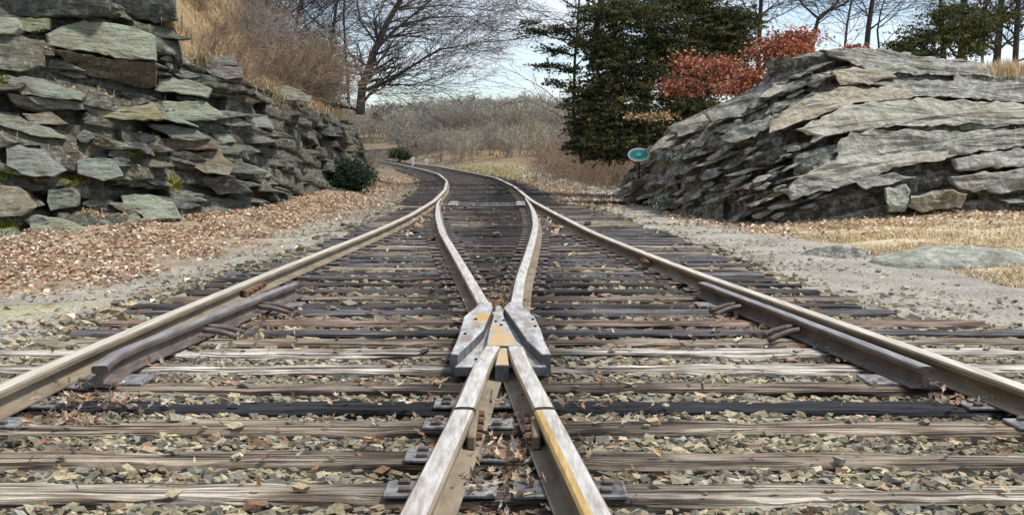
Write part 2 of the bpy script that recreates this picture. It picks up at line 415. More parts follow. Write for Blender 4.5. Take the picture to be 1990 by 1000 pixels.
TL_Y = [3, 7.0, 7.6, 9.2, 10.1, 12.25, 14.7, 19, 26]; TL_X = [-4.7, -4.3, -3.40, -3.36, -3.26, -3.1, -2.85, -2.72, -2.6]
TR_Y = [3, 7.4, 7.8, 8.2, 8.67, 9.2, 10.1, 12.3, 14, 16.9, 20, 26]; TR_X = [4.9, 4.45, 4.2, 3.95, 3.74, 3.24, 3.2, 2.85, 2.75, 2.65, 2.3, 1.75]

# ------------------------------------------------------------------ ground sheet
def build_ground():
    ax = np.concatenate([[-1500, -600, -250, -120, -70, -45, -30, -22], np.arange(-17, -9, 0.35), np.arange(-9, 9.01, 0.16), np.arange(9.4, 17, 0.4), [20, 26, 35, 50, 75, 120, 250, 600, 1500]])
    ay = np.concatenate([[-60, -20, -6, -1, 1.5, 2.4], np.arange(3, 30, 0.18), np.arange(30, 62, 0.5), np.arange(62, 135, 1.6), np.arange(136, 240, 6), [260, 320, 450, 800, 1500, 2500]])
    X, Y = np.meshgrid(ax, ay)
    Z = ground_z(X, Y)
    nzv = np.array([fbm(x, y, 0.3, 0.9, 3) for x, y in zip(X.ravel(), Y.ravel())]).reshape(X.shape)
    Ys = np.clip(Y, 3, 135)
    el = np.where(Ys < 27, np.interp(Ys, TL_Y, TL_X), xL(Ys) - 0.9); er = np.where(Ys < 27, np.interp(Ys, TR_Y, TR_X), xR(Ys) + 0.9)
    intrack = (X > el - 0.1) & (X < er + 0.1)
    Z = Z + np.where(intrack, 0.01, 0.05) * nzv * (1 + 2.0 * (Z > 1.5))
    C = np.zeros(X.shape + (3,))
    def paint(mask, col):
        mk = np.clip(mask, 0, 1)[..., None]; C[:] = C * (1 - mk) + np.array(col) * mk
    n2 = nzv * 0.5
    paint(np.ones(X.shape), (0.20, 0.155, 0.105))
    paint(intrack * 1.0, (0.085, 0.075, 0.06))
    dl = el - X; dr = X - er
    gravel = (0.245, 0.225, 0.175)
    paint((dr > -0.1) * sstep(4.6, 2.6, dr + n2 * 1.2) * sstep(90, 60, Y), (0.39, 0.36, 0.305))
    paint((dl > -0.1) * sstep(6.0, 4.0, dl + n2 * 1.2) * sstep(30, 20, Y), (0.37, 0.345, 0.29))
    paint((dl > -0.1) * sstep(1.6, 0.6, dl + n2 * 1.2) * sstep(20, 30, Y) * sstep(60, 45, Y), (0.22, 0.185, 0.14))
    paint(np.exp(-((X + 4.75) / 0.7) ** 2 - ((Y - 9.8) / 0.6) ** 2) * sstep(-0.3, 0.5, nzv) * 0.8, (0.42, 0.42, 0.22))
    litter = sstep(-0.2, 0.8, np.interp(Y, [9, 10.7, 12, 16, 22, 30, 40], [-6.4, -5.1, -4.25, -3.85, -3.75, -3.95, -4.4]) - X + n2 * 1.4) * (Z < 0.6) * sstep(60, 40, Y)
    paint(litter, (0.37, 0.285, 0.20))
    gx = X - np.interp(Y, [6, 8, 10, 11.3, 15, 19, 22, 30], [7.2, 6.7, 6.0, 5.55, 5.2, 4.75, 4.5, 4.6])
    paint(sstep(-0.1, 0.5, gx + n2 * 0.8) * (Y > 6) * (Y < 40), (0.60, 0.50, 0.33))
    paint((Z > 1.2) * (X < -3) * (Y < 75), (0.30, 0.215, 0.12))
    paint(sstep(1.0, 2.0, X - xR(Ys)) * sstep(54, 60, Y) * sstep(84, 74, Y) * sstep(6, 3, X - xR(Ys)), (0.34, 0.29, 0.17))
    paint(sstep(3.5, 6, X - xR(Ys)) * sstep(38, 46, Y) * (Y < 130), (0.25, 0.17, 0.10))
    ny, nx = X.shape
    V = np.stack([X, Y, Z], -1).reshape(-1, 3)
    i = np.arange(ny - 1)[:, None] * nx + np.arange(nx - 1)[None, :]
    Fq = np.stack([i, i + 1, i + nx + 1, i + nx], -1).reshape(-1, 4)
    o = obj('ground', mesh_data('ground', V, Fq, cols=C.reshape(-1, 3), smooth=True, mats=[M_ground]))
    tag(o, 'gravel and soil ground of the railway cutting with banks rising either side', None, None, 'structure')
build_ground()

# ------------------------------------------------------------------ rails
HEAD = [(0.055, 0.127), (0.045, 0.138), (0.018, 0.1405), (-0.018, 0.1405), (-0.045, 0.138), (-0.055, 0.127)]
PROF = [(-0.108, 0.014), (0.108, 0.014), (0.108, 0.023), (0.035, 0.034), (0.022, 0.044), (0.022, 0.094), (0.053, 0.102)] + HEAD + [(-0.053, 0.102), (-0.022, 0.094), (-0.022, 0.044), (-0.035, 0.034), (-0.108, 0.023)]
HEAD_SEG = {8, 9, 10}

def sweep(name, path, mats, parent=None, headmat=1, taper=None, ochre=None):
    yy, xx = path
    keep = [0]
    for i in range(1, len(yy)):
        if yy[i] - yy[keep[-1]] > 0.12 + 0.012 * yy[i] or i == len(yy) - 1: keep.append(i)
    xx, yy = xx[keep], yy[keep]
    dx = np.gradient(xx, yy); nrm = np.sqrt(1 + dx * dx); tx, ty = dx / nrm, 1 / nrm
    lx, ly = ty, -tx
    prof = np.array(PROF); n = len(prof); m = len(yy)
    sc = np.ones(m) if taper is None else np.interp(yy, taper[0], taper[1])
    V = np.zeros((m, n, 3))
    V[:, :, 0] = xx[:, None] + lx[:, None] * prof[None, :, 0] * sc[:, None]
    V[:, :, 1] = yy[:, None] + ly[:, None] * prof[None, :, 0] * sc[:, None]
    V[:, :, 2] = prof[None, :, 1]
    c = np.array([xx.mean(), yy[0], 0.0])
    Fs, mi = [], []
    for a in range(m - 1):
        for j in range(n):
            k = (j + 1) % n
            Fs.append((a * n + j, a * n + k, (a + 1) * n + k, (a + 1) * n + j))
            q = headmat if j in HEAD_SEG else 0
            if ochre and j in (9, 10, 11) and yy[a] < ochre: q = 2 if j != 9 or False else headmat
            mi.append(q)
    Fs.append(tuple(range(n - 1, -1, -1))); mi.append(0)
    Fs.append(tuple((m - 1) * n + j for j in range(n))); mi.append(0)
    V = V.reshape(-1, 3) - c
    o = obj(name, mesh_data(name, V, Fs, mats=mats, midx=mi), parent, c)
    return o

def cut(path, y0, y1):
    yy = np.arange(y0, y1 + 1e-6, 0.08); return yy, np.interp(yy, path[0], path[1])

m_bolt = None
def bolt_mesh():
    global m_bolt
    if m_bolt is None:
        V, Fq = tubes([(0, 0, 0)], [(0.03, 0, 0)], [0.022], [0.018], 6)
        m_bolt = mesh_data('bolt', V, [tuple(f) for f in Fq] + [(11, 10, 9, 8, 7, 6)], mats=[M_rust])
    return m_bolt

def joint_bar(rail, X, Y, side, length=0.75, mat_=None):
    """fishplate clamped to the rail web, with bolts"""
    me = box_mesh('joint_bar', 0.04, length, 0.06, 0.008, [mat_ or M_rust])
    loc = Vector((X + side * 0.045, Y, 0.036)) - rail.location
    b = obj('joint_bar', me, rail, loc)
    for k in range(4):
        q = obj('bolt', bolt_mesh(), b, (0.018 if side > 0 else -0.018, (k - 1.5) * length / 4.4, 0.03))
        if side < 0: q.rotation_euler = (0, 0, math.pi)

ls = sweep('rail', LS, [M_railside, M_headdull])
tag(ls, 'tan outer running rail along the left side of the switch', 'rail')
joint_bar(ls, float(xL(10.2)), 10.2, 1, 0.8)
rs = sweep('rail', RS, [M_railside, M_headdull])
tag(rs, 'tan outer running rail along the right side of the switch', 'rail')
joint_bar(rs, float(xR(12.8)), 12.8, -1, 0.9)
lc = sweep('rail', LC, [M_railside, M_head], taper=([20.6, 27.15], [1, 0.35]))
tag(lc, 'bright curved rail from frog to left switch point', 'rail')
rc = sweep('rail', RC, [M_railside, M_head], taper=([20.6, 27.15], [1, 0.35]))
tag(rc, 'bright curved rail from frog to right switch point', 'rail')
LV = track([(-0.376, 2.9), (-0.333, 3.56), (-0.225, 5.05), (-0.165, 6.15), (-0.11, 6.7)], 0.6)
RV = track([(0.346, 2.9), (0.29, 3.56), (0.152, 5.05), (0.05, 6.15), (0.016, 6.7)], 0.6)
lv = sweep('rail', cut(LV, 3.0, 5.20), [M_railside, M_head])
tag(lv, 'bright silver rail at the bottom centre, left leg of the V', 'rail')
joint_bar(lv, -0.232, 5.16, 1, 0.62, M_railside)
rv = sweep('rail', cut(RV, 3.0, 5.20), [M_railside, M_head, M_ochre], ochre=9)
tag(rv, 'silver rail with an ochre rust stripe, right leg of the V', 'rail')
joint_bar(rv, 0.157, 5.16, -1, 0.62, M_railside)

# frog casting
fr = empty('crossing_frog', (-0.05, 7.3, 0.0)); tag(fr, 'pitted grey cast frog with rust patches where the inner rails cross', 'rail frog')
def frog_part(name, poly, z0, z1, inset=0.006):
    me = prism_mesh(name, [((x + 0.06) * 0.93 * K - 0.06 * K + 0.05, y * K - 7.3) for x, y in poly], z0, z1, [M_frogside, M_frogtop], inset)
    n = len(poly); mi = np.zeros(len(me.polygons), dtype=np.int32); mi[n:2 * n + 1] = 1
    me.polygons.foreach_set('material_index', mi)
    return obj(name, me, fr)
frog_part('wing', [(-0.283, 8.47), (-0.30, 8.2), (-0.373, 7.77), (-0.372, 7.2), (-0.376, 6.81), (-0.392, 6.34), (-0.345, 6.34), (-0.265, 6.81), (-0.205, 7.2), (-0.176, 7.77), (-0.157, 8.2), (-0.173, 8.47)], 0.016, 0.142)
frog_part('wing', [(-0.02, 8.47), (-0.066, 8.2), (-0.009, 7.77), (0.062, 7.2), (0.106, 6.81), (0.197, 6.34), (0.255, 6.34), (0.225, 6.81), (0.215, 7.2), (0.18, 7.77), (0.10, 8.2), (0.09, 8.47)], 0.016, 0.142)
frog_part('nose', [(-0.130, 8.28), (-0.145, 7.63), (-0.160, 7.2), (-0.166, 6.81), (-0.165, 6.62), (0.068, 6.62), (0.03, 6.81), (-0.008, 7.2), (-0.052, 7.63), (-0.092, 8.28)], 0.066, 0.143)
frog_part('base_plate', [(-0.36, 6.30), (0.225, 6.30), (0.19, 7.7), (0.05, 8.42), (-0.25, 8.42), (-0.33, 7.7)], 0.015, 0.072)
frog_part('heel_block', [(-0.10, 6.10), (-0.015, 6.10), (-0.03, 6.615), (-0.085, 6.615)], 0.02, 0.125)
for pth, sx in ((LV, 1), (RV, -1)):
    h = sweep('heel_rail', cut(pth, 5.215, 6.82), [M_railside, M_head], None)
    h.parent = fr; h.location = Vector(h.location) - fr.location
V_, F_ = tubes([(0, 0, 0)], [(0, 0, 0.012)], [0.014], [0.012], 6)
m_stud = mesh_data('bolt', V_, [tuple(f) for f in F_] + [(11, 10, 9, 8, 7, 6)], mats=[M_black])
for (bx, by) in ((-0.31, 7.0), (-0.26, 7.6), (0.15, 7.6), (0.16, 7.3), (-0.115, 7.5), (-0.075, 7.35), (-0.06, 7.55), (0.04, 6.5), (-0.22, 6.5)):
    z = 0.1415 if abs(by - 6.5) > 0.05 else 0.071
    obj('bolt', m_stud, fr, (bx * K + 0.05, by * K - 7.3, z))

# guard rails
GL = track([(-2.335, 6.0), (-2.385, 6.25), (-2.385, 6.5), (-2.324, 7.0), (-2.206, 8.0), (-2.096, 8.92), (-1.99, 9.7)], 0.5, 0.05)
GR = track([(2.335, 5.98), (2.275, 6.4), (2.165, 7.12), (1.99, 8.28), (1.88, 8.95), (1.745, 9.8)], 0.5, 0.05)
def brace_mesh(off):
    pts = [(0.03 + 0.25 * t, off + 0.10 * t * (1 if off > 0 else 0.4), 0.016 + 0.062 * math.cos(t * 1.52)) for t in np.linspace(0, 1, 8)]
    V, Fq = tubes(pts[:-1], pts[1:], [0.022] * 7, [0.022] * 7, 6)
    # weld the rings of neighbouring pieces so the bar is one body
    Vw = np.vstack([V[:6]] + [V[i * 12 + 6:i * 12 + 12] for i in range(7)])
    Fw = [tuple((r * 6 + a, r * 6 + (a + 1) % 6, r * 6 + 6 + (a + 1) % 6, r * 6 + 6 + a)) for r in range(7) for a in range(6)] + [tuple(range(5, -1, -1)), tuple(range(42, 48))]
    return mesh_data('brace', Vw, Fw, mats=[M_guard], smooth=True)
m_braces = [brace_mesh(-0.07), brace_mesh(0.07)]
m_gplate = box_mesh('end_plate', 0.50, 0.26, 0.016, 0.004, [M_plate])
for pth, sgn, lab in ((GL, 1, 'dark guard rail with sawn end inside the left running rail'), (GR, -1, 'dark guard rail with sawn end inside the right running rail')):
    g = sweep('guard_rail', pth, [M_guard, M_guardtop], taper=([0, 50], [0.86, 0.86])); tag(g, lab, 'guard rail', 'guard rails opposite the frog')
    for yb in (7.85, 9.0):
        for mb in m_braces:
            b = obj('brace', mb, g, Vector((float(np.interp(yb, *pth)) + sgn * 0.02, yb, 0)) - g.location)
            if sgn < 0: b.rotation_euler = (0, 0, math.pi)
    for yb in (6.42, 9.5):
        obj('end_plate', m_gplate, g, Vector((float(np.interp(yb, *pth)), yb, 0.0005)) - g.location)

# ------------------------------------------------------------------ ties with plates and spikes
m_plate = box_mesh('tie_plate', 0.46, 0.19, 0.0135, 0.004, [M_plate])
m_plate_far = box_mesh('tie_plate', 0.46, 0.19, 0.0135, 0.004, [M_guard])
def spike_mesh():
    a = box_mesh('spike', 0.05, 0.034, 0.02, 0.006, [M_guard]); return a
m_spike = spike_mesh()

def tie_mesh(L, seed, rough=0.010):
    r = random.Random(seed); nx = max(10, int(L / 0.16))
    w, h = 0.225, 0.19
    sec = [(-w / 2, -h), (-w / 2, -0.02), (-w / 2 + 0.014, -0.002), (-0.04, 0), (0.04, 0), (w / 2 - 0.014, -0.002), (w / 2, -0.02), (w / 2, -h)]
    V, Fs = [], []; k = len(sec); o = r.random() * 50
    for i in range(nx + 1):
        x = -L / 2 + L * i / nx
        if i in (0, nx): x += r.uniform(-0.02, 0.02)
        for j, (y, z) in enumerate(sec):
            d = mnoise.noise((x * 1.4 + o, y * 9, z * 7)); e = mnoise.noise((x * 4 + o, y * 12 + 3, z * 9))
            edge = 1.8 if j in (1, 2, 5, 6) else 0.8
            yy = y + (d * rough * 0.9 + e * rough * 0.6) * (1 if j not in (0, 7) else 0)
            zz = z + ((min(0, d) * rough * edge + e * rough * 0.4 * edge) if j not in (0, 7) else 0)
            if zz > 0: zz = 0
            V.append((x + r.uniform(-0.008, 0.008) * (i in (0, nx)), yy, zz))
    for i in range(nx):
        for j in range(k):
            jj = (j + 1) % k
            Fs.append((i * k + j, (i + 1) * k + j, (i + 1) * k + jj, i * k + jj))
    Fs.append(tuple(range(k))); Fs.append(tuple(nx * k + j for j in range(k - 1, -1, -1)))
    return mesh_data('tie', V, Fs, mats=[M_wood])

pale, tan, brown, black, white, slate, dark, pink = (0.46, 0.415, 0.35), (0.33, 0.28, 0.22), (0.25, 0.205, 0.165), (0.030, 0.031, 0.040), (0.58, 0.55, 0.50), (0.15, 0.148, 0.16), (0.085, 0.078, 0.075), (0.33, 0.245, 0.20)
TIES = [(4.38, pale, 'pale split wooden tie nearest the camera at the bottom edge'),
        (4.86, tan, 'tan weathered wooden tie, second from the bottom edge'),
        (5.41, tan, 'brownish wooden tie just in front of the near black tie'),
        (5.84, black, 'black tarred tie passing under the sawn guard rail ends'),
        (6.30, brown, 'brown wooden tie under the front end of the frog'),
        (6.86, white, 'whitish bleached tie under the middle of the frog'),
        (7.39, white, 'bleached grey tie behind the frog nose, ends past the left rail'),
        (7.79, tan, 'grey brown tie with a long pale end beyond the right rail'),
        (8.18, slate, 'dark slate tie one step beyond the frog plate'),
        (8.67, pink, 'tie with a pinkish brown end sticking out on the right'),
        (9.22, slate, 'slate grey tie with blunt dark end right of the track'),
        (9.58, dark, 'dark tie with sharp square end right of the guard rail'),
        (10.08, brown, 'brown tie at the far ends of the guard rails'),
        (10.56, dark, 'dark tie just beyond the guard rail ends')]
tie_objs = []
y = 11.1
while y < 26.4:
    TIES.append((y, rnd.choice([dark, slate, brown, dark, slate, tan]), None)); y += 0.47 + rnd.uniform(-0.03, 0.03)
for i, (ty, colr, lab) in enumerate(TIES):
    x0 = float(np.interp(ty, TL_Y, TL_X)) + rnd.uniform(-0.12, 0.12); x1 = float(np.interp(ty, TR_Y, TR_X)) + rnd.uniform(-0.1, 0.1)
    if 12 < ty < 18 and colr in (dark, slate, brown) and rnd.random() < 0.5: colr = rnd.choice([slate, tan])
    f_ = rnd.uniform(0.9, 1.1)
    t = obj('tie', tie_mesh(x1 - x0, i, 0.026 if ty < 8 else 0.016), None, ((x0 + x1) / 2, ty, rnd.uniform(-0.004, 0.0)), tuple(c * f_ for c in colr))
    t.rotation_euler = (0, 0, rnd.uniform(-0.006, 0.006))
    tag(t, lab or 'weathered dark wooden tie between the frog and the switch points', 'railroad tie', 'wooden ties under the switch')
    cx = t.location.x
    xs = [float(xL(ty)), float(xR(ty))]
    if ty < 6.0: xs += [float(np.interp(ty, *LV)), float(np.interp(ty, *RV))]
    if ty > 8.6: xs += [float(np.interp(ty, *LC)), float(np.interp(ty, *RC))]
    xs.sort(); last = -99
    for xx in xs:
        if xx - last < 0.5 and last > -90:
            # plates of two close rails: second one a slim gauge plate butted to the first
            continue
        last = xx
        p = obj('tie_plate', m_plate if ty < 8 else m_plate_far, t, (xx - cx, rnd.uniform(-0.01, 0.01), 0.0002))
        if ty < 13:
            for (sx, sy) in ((-0.155, -0.05), (-0.155, 0.05), (0.155, 0.05), (0.155, -0.05)):
                if rnd.random() < 0.8:
                    obj('spike', m_spike, p, (sx + rnd.uniform(-0.01, 0.01), sy, 0.0136))
    if ty < 5.7:   # wide plate between the legs of the V
        w = float(np.interp(ty, *RV)) - float(np.interp(ty, *LV))
        p = obj('tie_plate', m_plate, t, (float(np.interp(ty, *RV)) - cx + 0.005, 0.0, 0.0002)) if w > 0.5 else None

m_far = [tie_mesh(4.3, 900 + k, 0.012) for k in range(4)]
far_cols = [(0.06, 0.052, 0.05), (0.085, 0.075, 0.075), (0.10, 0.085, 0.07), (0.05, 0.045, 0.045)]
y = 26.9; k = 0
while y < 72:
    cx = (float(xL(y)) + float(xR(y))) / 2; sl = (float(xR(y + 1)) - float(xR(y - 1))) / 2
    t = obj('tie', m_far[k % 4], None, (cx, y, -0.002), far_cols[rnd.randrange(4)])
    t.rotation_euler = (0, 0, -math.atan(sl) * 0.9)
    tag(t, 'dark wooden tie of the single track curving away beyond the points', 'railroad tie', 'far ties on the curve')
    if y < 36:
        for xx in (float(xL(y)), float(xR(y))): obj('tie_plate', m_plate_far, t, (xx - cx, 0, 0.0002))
    y += 0.52 + rnd.uniform(-0.03, 0.03); k += 1

# long head ties that carry the switch stand, switch rod, slide plates
for hy, lab in ((28.15, 'long dark tie reaching out to the switch stand, nearer one'), (28.75, 'long dark tie reaching out to the switch stand, farther one')):
    t = obj('tie', tie_mesh(3.2, int(hy * 10), 0.01), None, (2.72, hy, -0.012), (0.05, 0.045, 0.045)); tag(t, lab, 'railroad tie')
rod = empty('switch_rod', (0, 25.9, 0)); tag(rod, 'grey steel rods joining the two switch points', 'switch rod')
V_, F_ = tubes([(-1.62, 0, 0.05), (-1.62, -0.9, 0.05)], [(0.30, 0, 0.05), (0.30, -0.9, 0.05)], [0.028] * 2, [0.028] * 2, 8)
obj('rod', mesh_data('rod', V_[:16], F_[:8], mats=[M_plate], smooth=True), rod)
obj('rod', mesh_data('rod', V_[16:], F_[:8], mats=[M_plate], smooth=True), rod)
m_clip = box_mesh('clip', 0.22, 0.34, 0.05, 0.012, [M_frogtop])
for cx, cy in ((-1.42, 0), (0.2, 0), (-1.40, -0.9), (0.2, -0.9)): obj('clip', m_clip, rod, (cx, cy, 0.055))

# ------------------------------------------------------------------ switch stand with oval target
st = empty('switch_stand', (3.40, 28.45, -0.012)); tag(st, 'switch stand with a teal oval target rimmed in white beside the rock', 'switch stand')
def oval(name, rx, rz, y0, y1, mats, rin=0.0, n=28, z=1.25):
    th = np.arange(n) * 2 * math.pi / n
    out = np.stack([rx * np.cos(th), rz * np.sin(th)], 1)
    V, Fs = [], []
    if rin == 0:
        V = [(x, y0, z + q) for x, q in out] + [(x, y1, z + q) for x, q in out]
        for i in range(n): j = (i + 1) % n; Fs.append((i, j, n + j, n + i))
        Fs += [tuple(range(n - 1, -1, -1)), tuple(range(n, 2 * n))]
    else:
        inn = out - out / np.linalg.norm(out, axis=1)[:, None] * rin
        for yy in (y0, y1):
            V += [(x, yy, z + q) for x, q in out] + [(x, yy, z + q) for x, q in inn]
        for i in range(n):
            j = (i + 1) % n
            Fs += [(i, n + i, n + j, j), (2 * n + i, 2 * n + j, 3 * n + j, 3 * n + i), (i, j, 2 * n + j, 2 * n + i), (n + i, 3 * n + i, 3 * n + j, n + j)]
    return mesh_data(name, V, Fs, mats=mats)
tg = obj('target', oval('target', 0.295, 0.178, -0.04, -0.02, [M_teal]), st)
obj('rim', oval('rim', 0.302, 0.185, -0.052, -0.041, [M_white], 0.058), tg)
obj('lens', oval('lens', 0.07, 0.048, -0.075, -0.041, [M_lens], 0, 16, 1.255), tg)
obj('lamp_housing', box_mesh('lamp_housing', 0.30, 0.2, 0.24, 0.03, [M_black], 1.14), st, (0, 0.085, 0))
V_, F_ = tubes([(0, 0, 0.55)], [(0, 0, 1.15)], [0.035], [0.03], 10)
obj('mast', mesh_data('mast', V_, F_, mats=[M_black], smooth=True), st)
bv = []
for hz, hx, hy in ((0, 0.28, 0.16), (0.06, 0.28, 0.16), (0.09, 0.21, 0.12), (0.38, 0.16, 0.10), (0.42, 0.19, 0.12), (0.56, 0.15, 0.10), (0.60, 0.06, 0.05)):
    bv += [(-hx, -hy, hz), (hx, -hy, hz), (hx, hy, hz), (-hx, hy, hz)]
bf = []
for r_ in range(6):
    for i in range(4): j = (i + 1) % 4; bf.append((r_ * 4 + i, r_ * 4 + j, r_ * 4 + 4 + j, r_ * 4 + 4 + i))
bf += [(24, 25, 26, 27), (3, 2, 1, 0)]
obj('base', mesh_data('base', bv, bf, mats=[M_brown]), st)
V_, F_ = tubes([(0.1, -0.12, 0.45), (-0.3, -0.16, 0.14)], [(-0.3, -0.16, 0.14), (-0.42, -0.16, 0.12)], [0.022, 0.03], [0.022, 0.03], 6)
obj('lever', mesh_data('lever', V_, F_, mats=[M_black]), st)

# ------------------------------------------------------------------ ballast stones
ico_t = (1 + 5 ** 0.5) / 2
ICO = np.array([(-1, ico_t, 0), (1, ico_t, 0), (-1, -ico_t, 0), (1, -ico_t, 0), (0, -1, ico_t), (0, 1, ico_t), (0, -1, -ico_t), (0, 1, -ico_t), (ico_t, 0, -1), (ico_t, 0, 1), (-ico_t, 0, -1), (-ico_t, 0, 1)]) / 1.9
ICOF = np.array([(0, 11, 5), (0, 5, 1), (0, 1, 7), (0, 7, 10), (0, 10, 11), (1, 5, 9), (5, 11, 4), (11, 10, 2), (10, 7, 6), (7, 1, 8), (3, 9, 4), (3, 4, 2), (3, 2, 6), (3, 6, 8), (3, 8, 9), (4, 9, 5), (2, 4, 11), (6, 2, 10), (8, 6, 7), (9, 8, 1)])
CUB = np.array([(-1, -1, -1), (1, -1, -1), (1, 1, -1), (-1, 1, -1), (-1, -1, 1), (1, -1, 1), (1, 1, 1), (-1, 1, 1)]) * 0.72
CUBF = np.array([(0, 2, 1), (0, 3, 2), (4, 5, 6), (4, 6, 7), (0, 1, 5), (0, 5, 4), (1, 2, 6), (1, 6, 5), (2, 3, 7), (2, 7, 6), (3, 0, 4), (3, 4, 7)])

def rand_rot(n, r):
    q = r.randn(n, 4); q /= np.linalg.norm(q, axis=1)[:, None]; w, x, y, z = q.T
    return np.stack([1 - 2 * (y * y + z * z), 2 * (x * y - z * w), 2 * (x * z + y * w), 2 * (x * y + z * w), 1 - 2 * (x * x + z * z), 2 * (y * z - x * w), 2 * (x * z - y * w), 2 * (y * z + x * w), 1 - 2 * (x * x + y * y)], 1).reshape(n, 3, 3)

def stones(C, size, T, TF, r, sx=1.45, flat=0.75):
    n = len(C); k = len(T)
    J = T[None] * (1 + r.uniform(-0.45, 0.35, (n, k, 1))) * np.array([1.0, 0.8, 0.65])[None, None] 
    J = np.einsum('nij,nkj->nki', rand_rot(n, r), J) * size[:, None, None]
    J[:, :, 0] *= sx; J[:, :, 2] *= flat
    V = (J + C[:, None, :]).reshape(-1, 3)
    Fq = (TF[None] + (np.arange(n) * k)[:, None, None]).reshape(-1, 3)
    return V, Fq

STONE_COLS = np.array([(0.34, 0.32, 0.23), (0.28, 0.28, 0.23), (0.42, 0.39, 0.29), (0.22, 0.22, 0.20), (0.36, 0.30, 0.22), (0.26, 0.28, 0.26), (0.15, 0.14, 0.13), (0.46, 0.44, 0.36), (0.30, 0.20, 0.14)])
STONE_COLS = STONE_COLS * np.array([1.06, 1.02, 0.95])
STONE_W = np.array([5, 4, 4, 3, 3, 3, 2, 1.2, 1.0]); STONE_W /= STONE_W.sum()
tie_y = np.array(sorted([t[0] for t in TIES]))
def build_ballast():
    Vs, Fs, Cs, off = [], [], [], 0
    r = np.random.RandomState(5)
    for (y0, y1, cx, cy, T, TF, sz) in ((3.0, 7.6, 0.036, 0.0235, CUB, CUBF, 0.0205), (7.6, 14, 0.075, 0.05, CUB, CUBF, 0.036), (14, 27, 0.11, 0.085, CUB, CUBF, 0.046), (27, 50, 0.19, 0.17, CUB, CUBF, 0.065)):
        gx = np.arange(-5.0, 5.0, cx); gy = np.arange(y0, y1, cy)
        X, Y = np.meshgrid(gx, gy); X = X.ravel() + r.uniform(-0.5, 0.5, X.size) * cx; Y = Y.ravel() + r.uniform(-0.5, 0.5, Y.size) * cy
        ok = np.abs(X) < 0.483 * Y + 1.5
        if y0 < 27:
            el = np.interp(Y, TL_Y, TL_X) - 0.25; er = np.interp(Y, TR_Y, TR_X) + 0.2
            ok &= (X > el + r.uniform(-0.3, 0.2, X.size)) & (X < er + r.uniform(-0.2, 0.3, X.size))
            d = np.min(np.abs(Y[:, None] - tie_y[None, :]), axis=1)
            ok &= (d > 0.108 + 0.022 * r.rand(len(X))) | (r.rand(len(X)) < 0.008)
            inside = np.ones(len(X), bool)
        else:
            ok &= (X > xL(Y) - 1.2) & (X < xR(Y) + 1.2) & (r.rand(len(X)) < 0.55)
        X, Y = X[ok], Y[ok]; n = len(X)
        size = sz * np.exp(np.clip(r.randn(n) * 0.33, -0.8, 0.55))
        Z = -0.046 + r.uniform(-0.018, 0.018, n) + 0.010 * np.sin(X * 2.1 + Y) - 0.012 * (Y > 8) - 0.015 * (Y > 14) 
        c = STONE_COLS[r.choice(len(STONE_COLS), n, p=STONE_W)] * r.uniform(0.45, 1.3, (n, 1)) * np.array([0.96, 0.92, 0.87])
        dt = np.min(np.abs(Y[:, None] - tie_y[None, :]), axis=1); Z = np.where((dt < 0.10) & (Y < 27), 0.01, Z)
        C = np.stack([X, Y, Z], 1); V, Fq = stones(C, size, T, TF, r)
        # oil-darkened bands under the running rails
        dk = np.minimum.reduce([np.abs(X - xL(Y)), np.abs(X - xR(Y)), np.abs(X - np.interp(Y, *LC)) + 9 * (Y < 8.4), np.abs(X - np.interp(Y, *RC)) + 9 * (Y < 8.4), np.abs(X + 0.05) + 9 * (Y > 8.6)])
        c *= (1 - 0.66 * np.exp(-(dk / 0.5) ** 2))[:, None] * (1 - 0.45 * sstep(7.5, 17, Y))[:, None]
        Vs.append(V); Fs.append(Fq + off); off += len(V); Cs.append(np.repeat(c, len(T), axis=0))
    # loose gravel on the shoulders
    n = 6500; Y = 6 + 26 * r.rand(n) ** 1.5; side = r.rand(n) < 0.5
    el = np.interp(Y, TL_Y, TL_X); er = np.interp(Y, TR_Y, TR_X)
    X = np.where(side, el - 0.1 - np.abs(r.randn(n)) * 0.8, er + 0.1 + np.abs(r.randn(n)) * 0.9)
    Z = ground_z(X, Y) + 0.008
    C = np.stack([X, Y, Z], 1); V, Fq = stones(C, 0.014 * np.exp(r.randn(n) * 0.4), CUB, CUBF, r)
    Vs.append(V); Fs.append(Fq + off); Cs.append(np.repeat((STONE_COLS[r.choice(9, n, p=STONE_W)] * 1.0) * r.uniform(0.8, 1.2, (n, 1)), 8, axis=0))
    o = obj('ballast_gravel', mesh_data('ballast_gravel', np.vstack(Vs), np.vstack(Fs), cols=np.vstack(Cs), mats=[M_stone]))
    tag(o, 'grey green crushed stone ballast packed between the ties', 'ballast', None, 'stuff')
build_ballast()

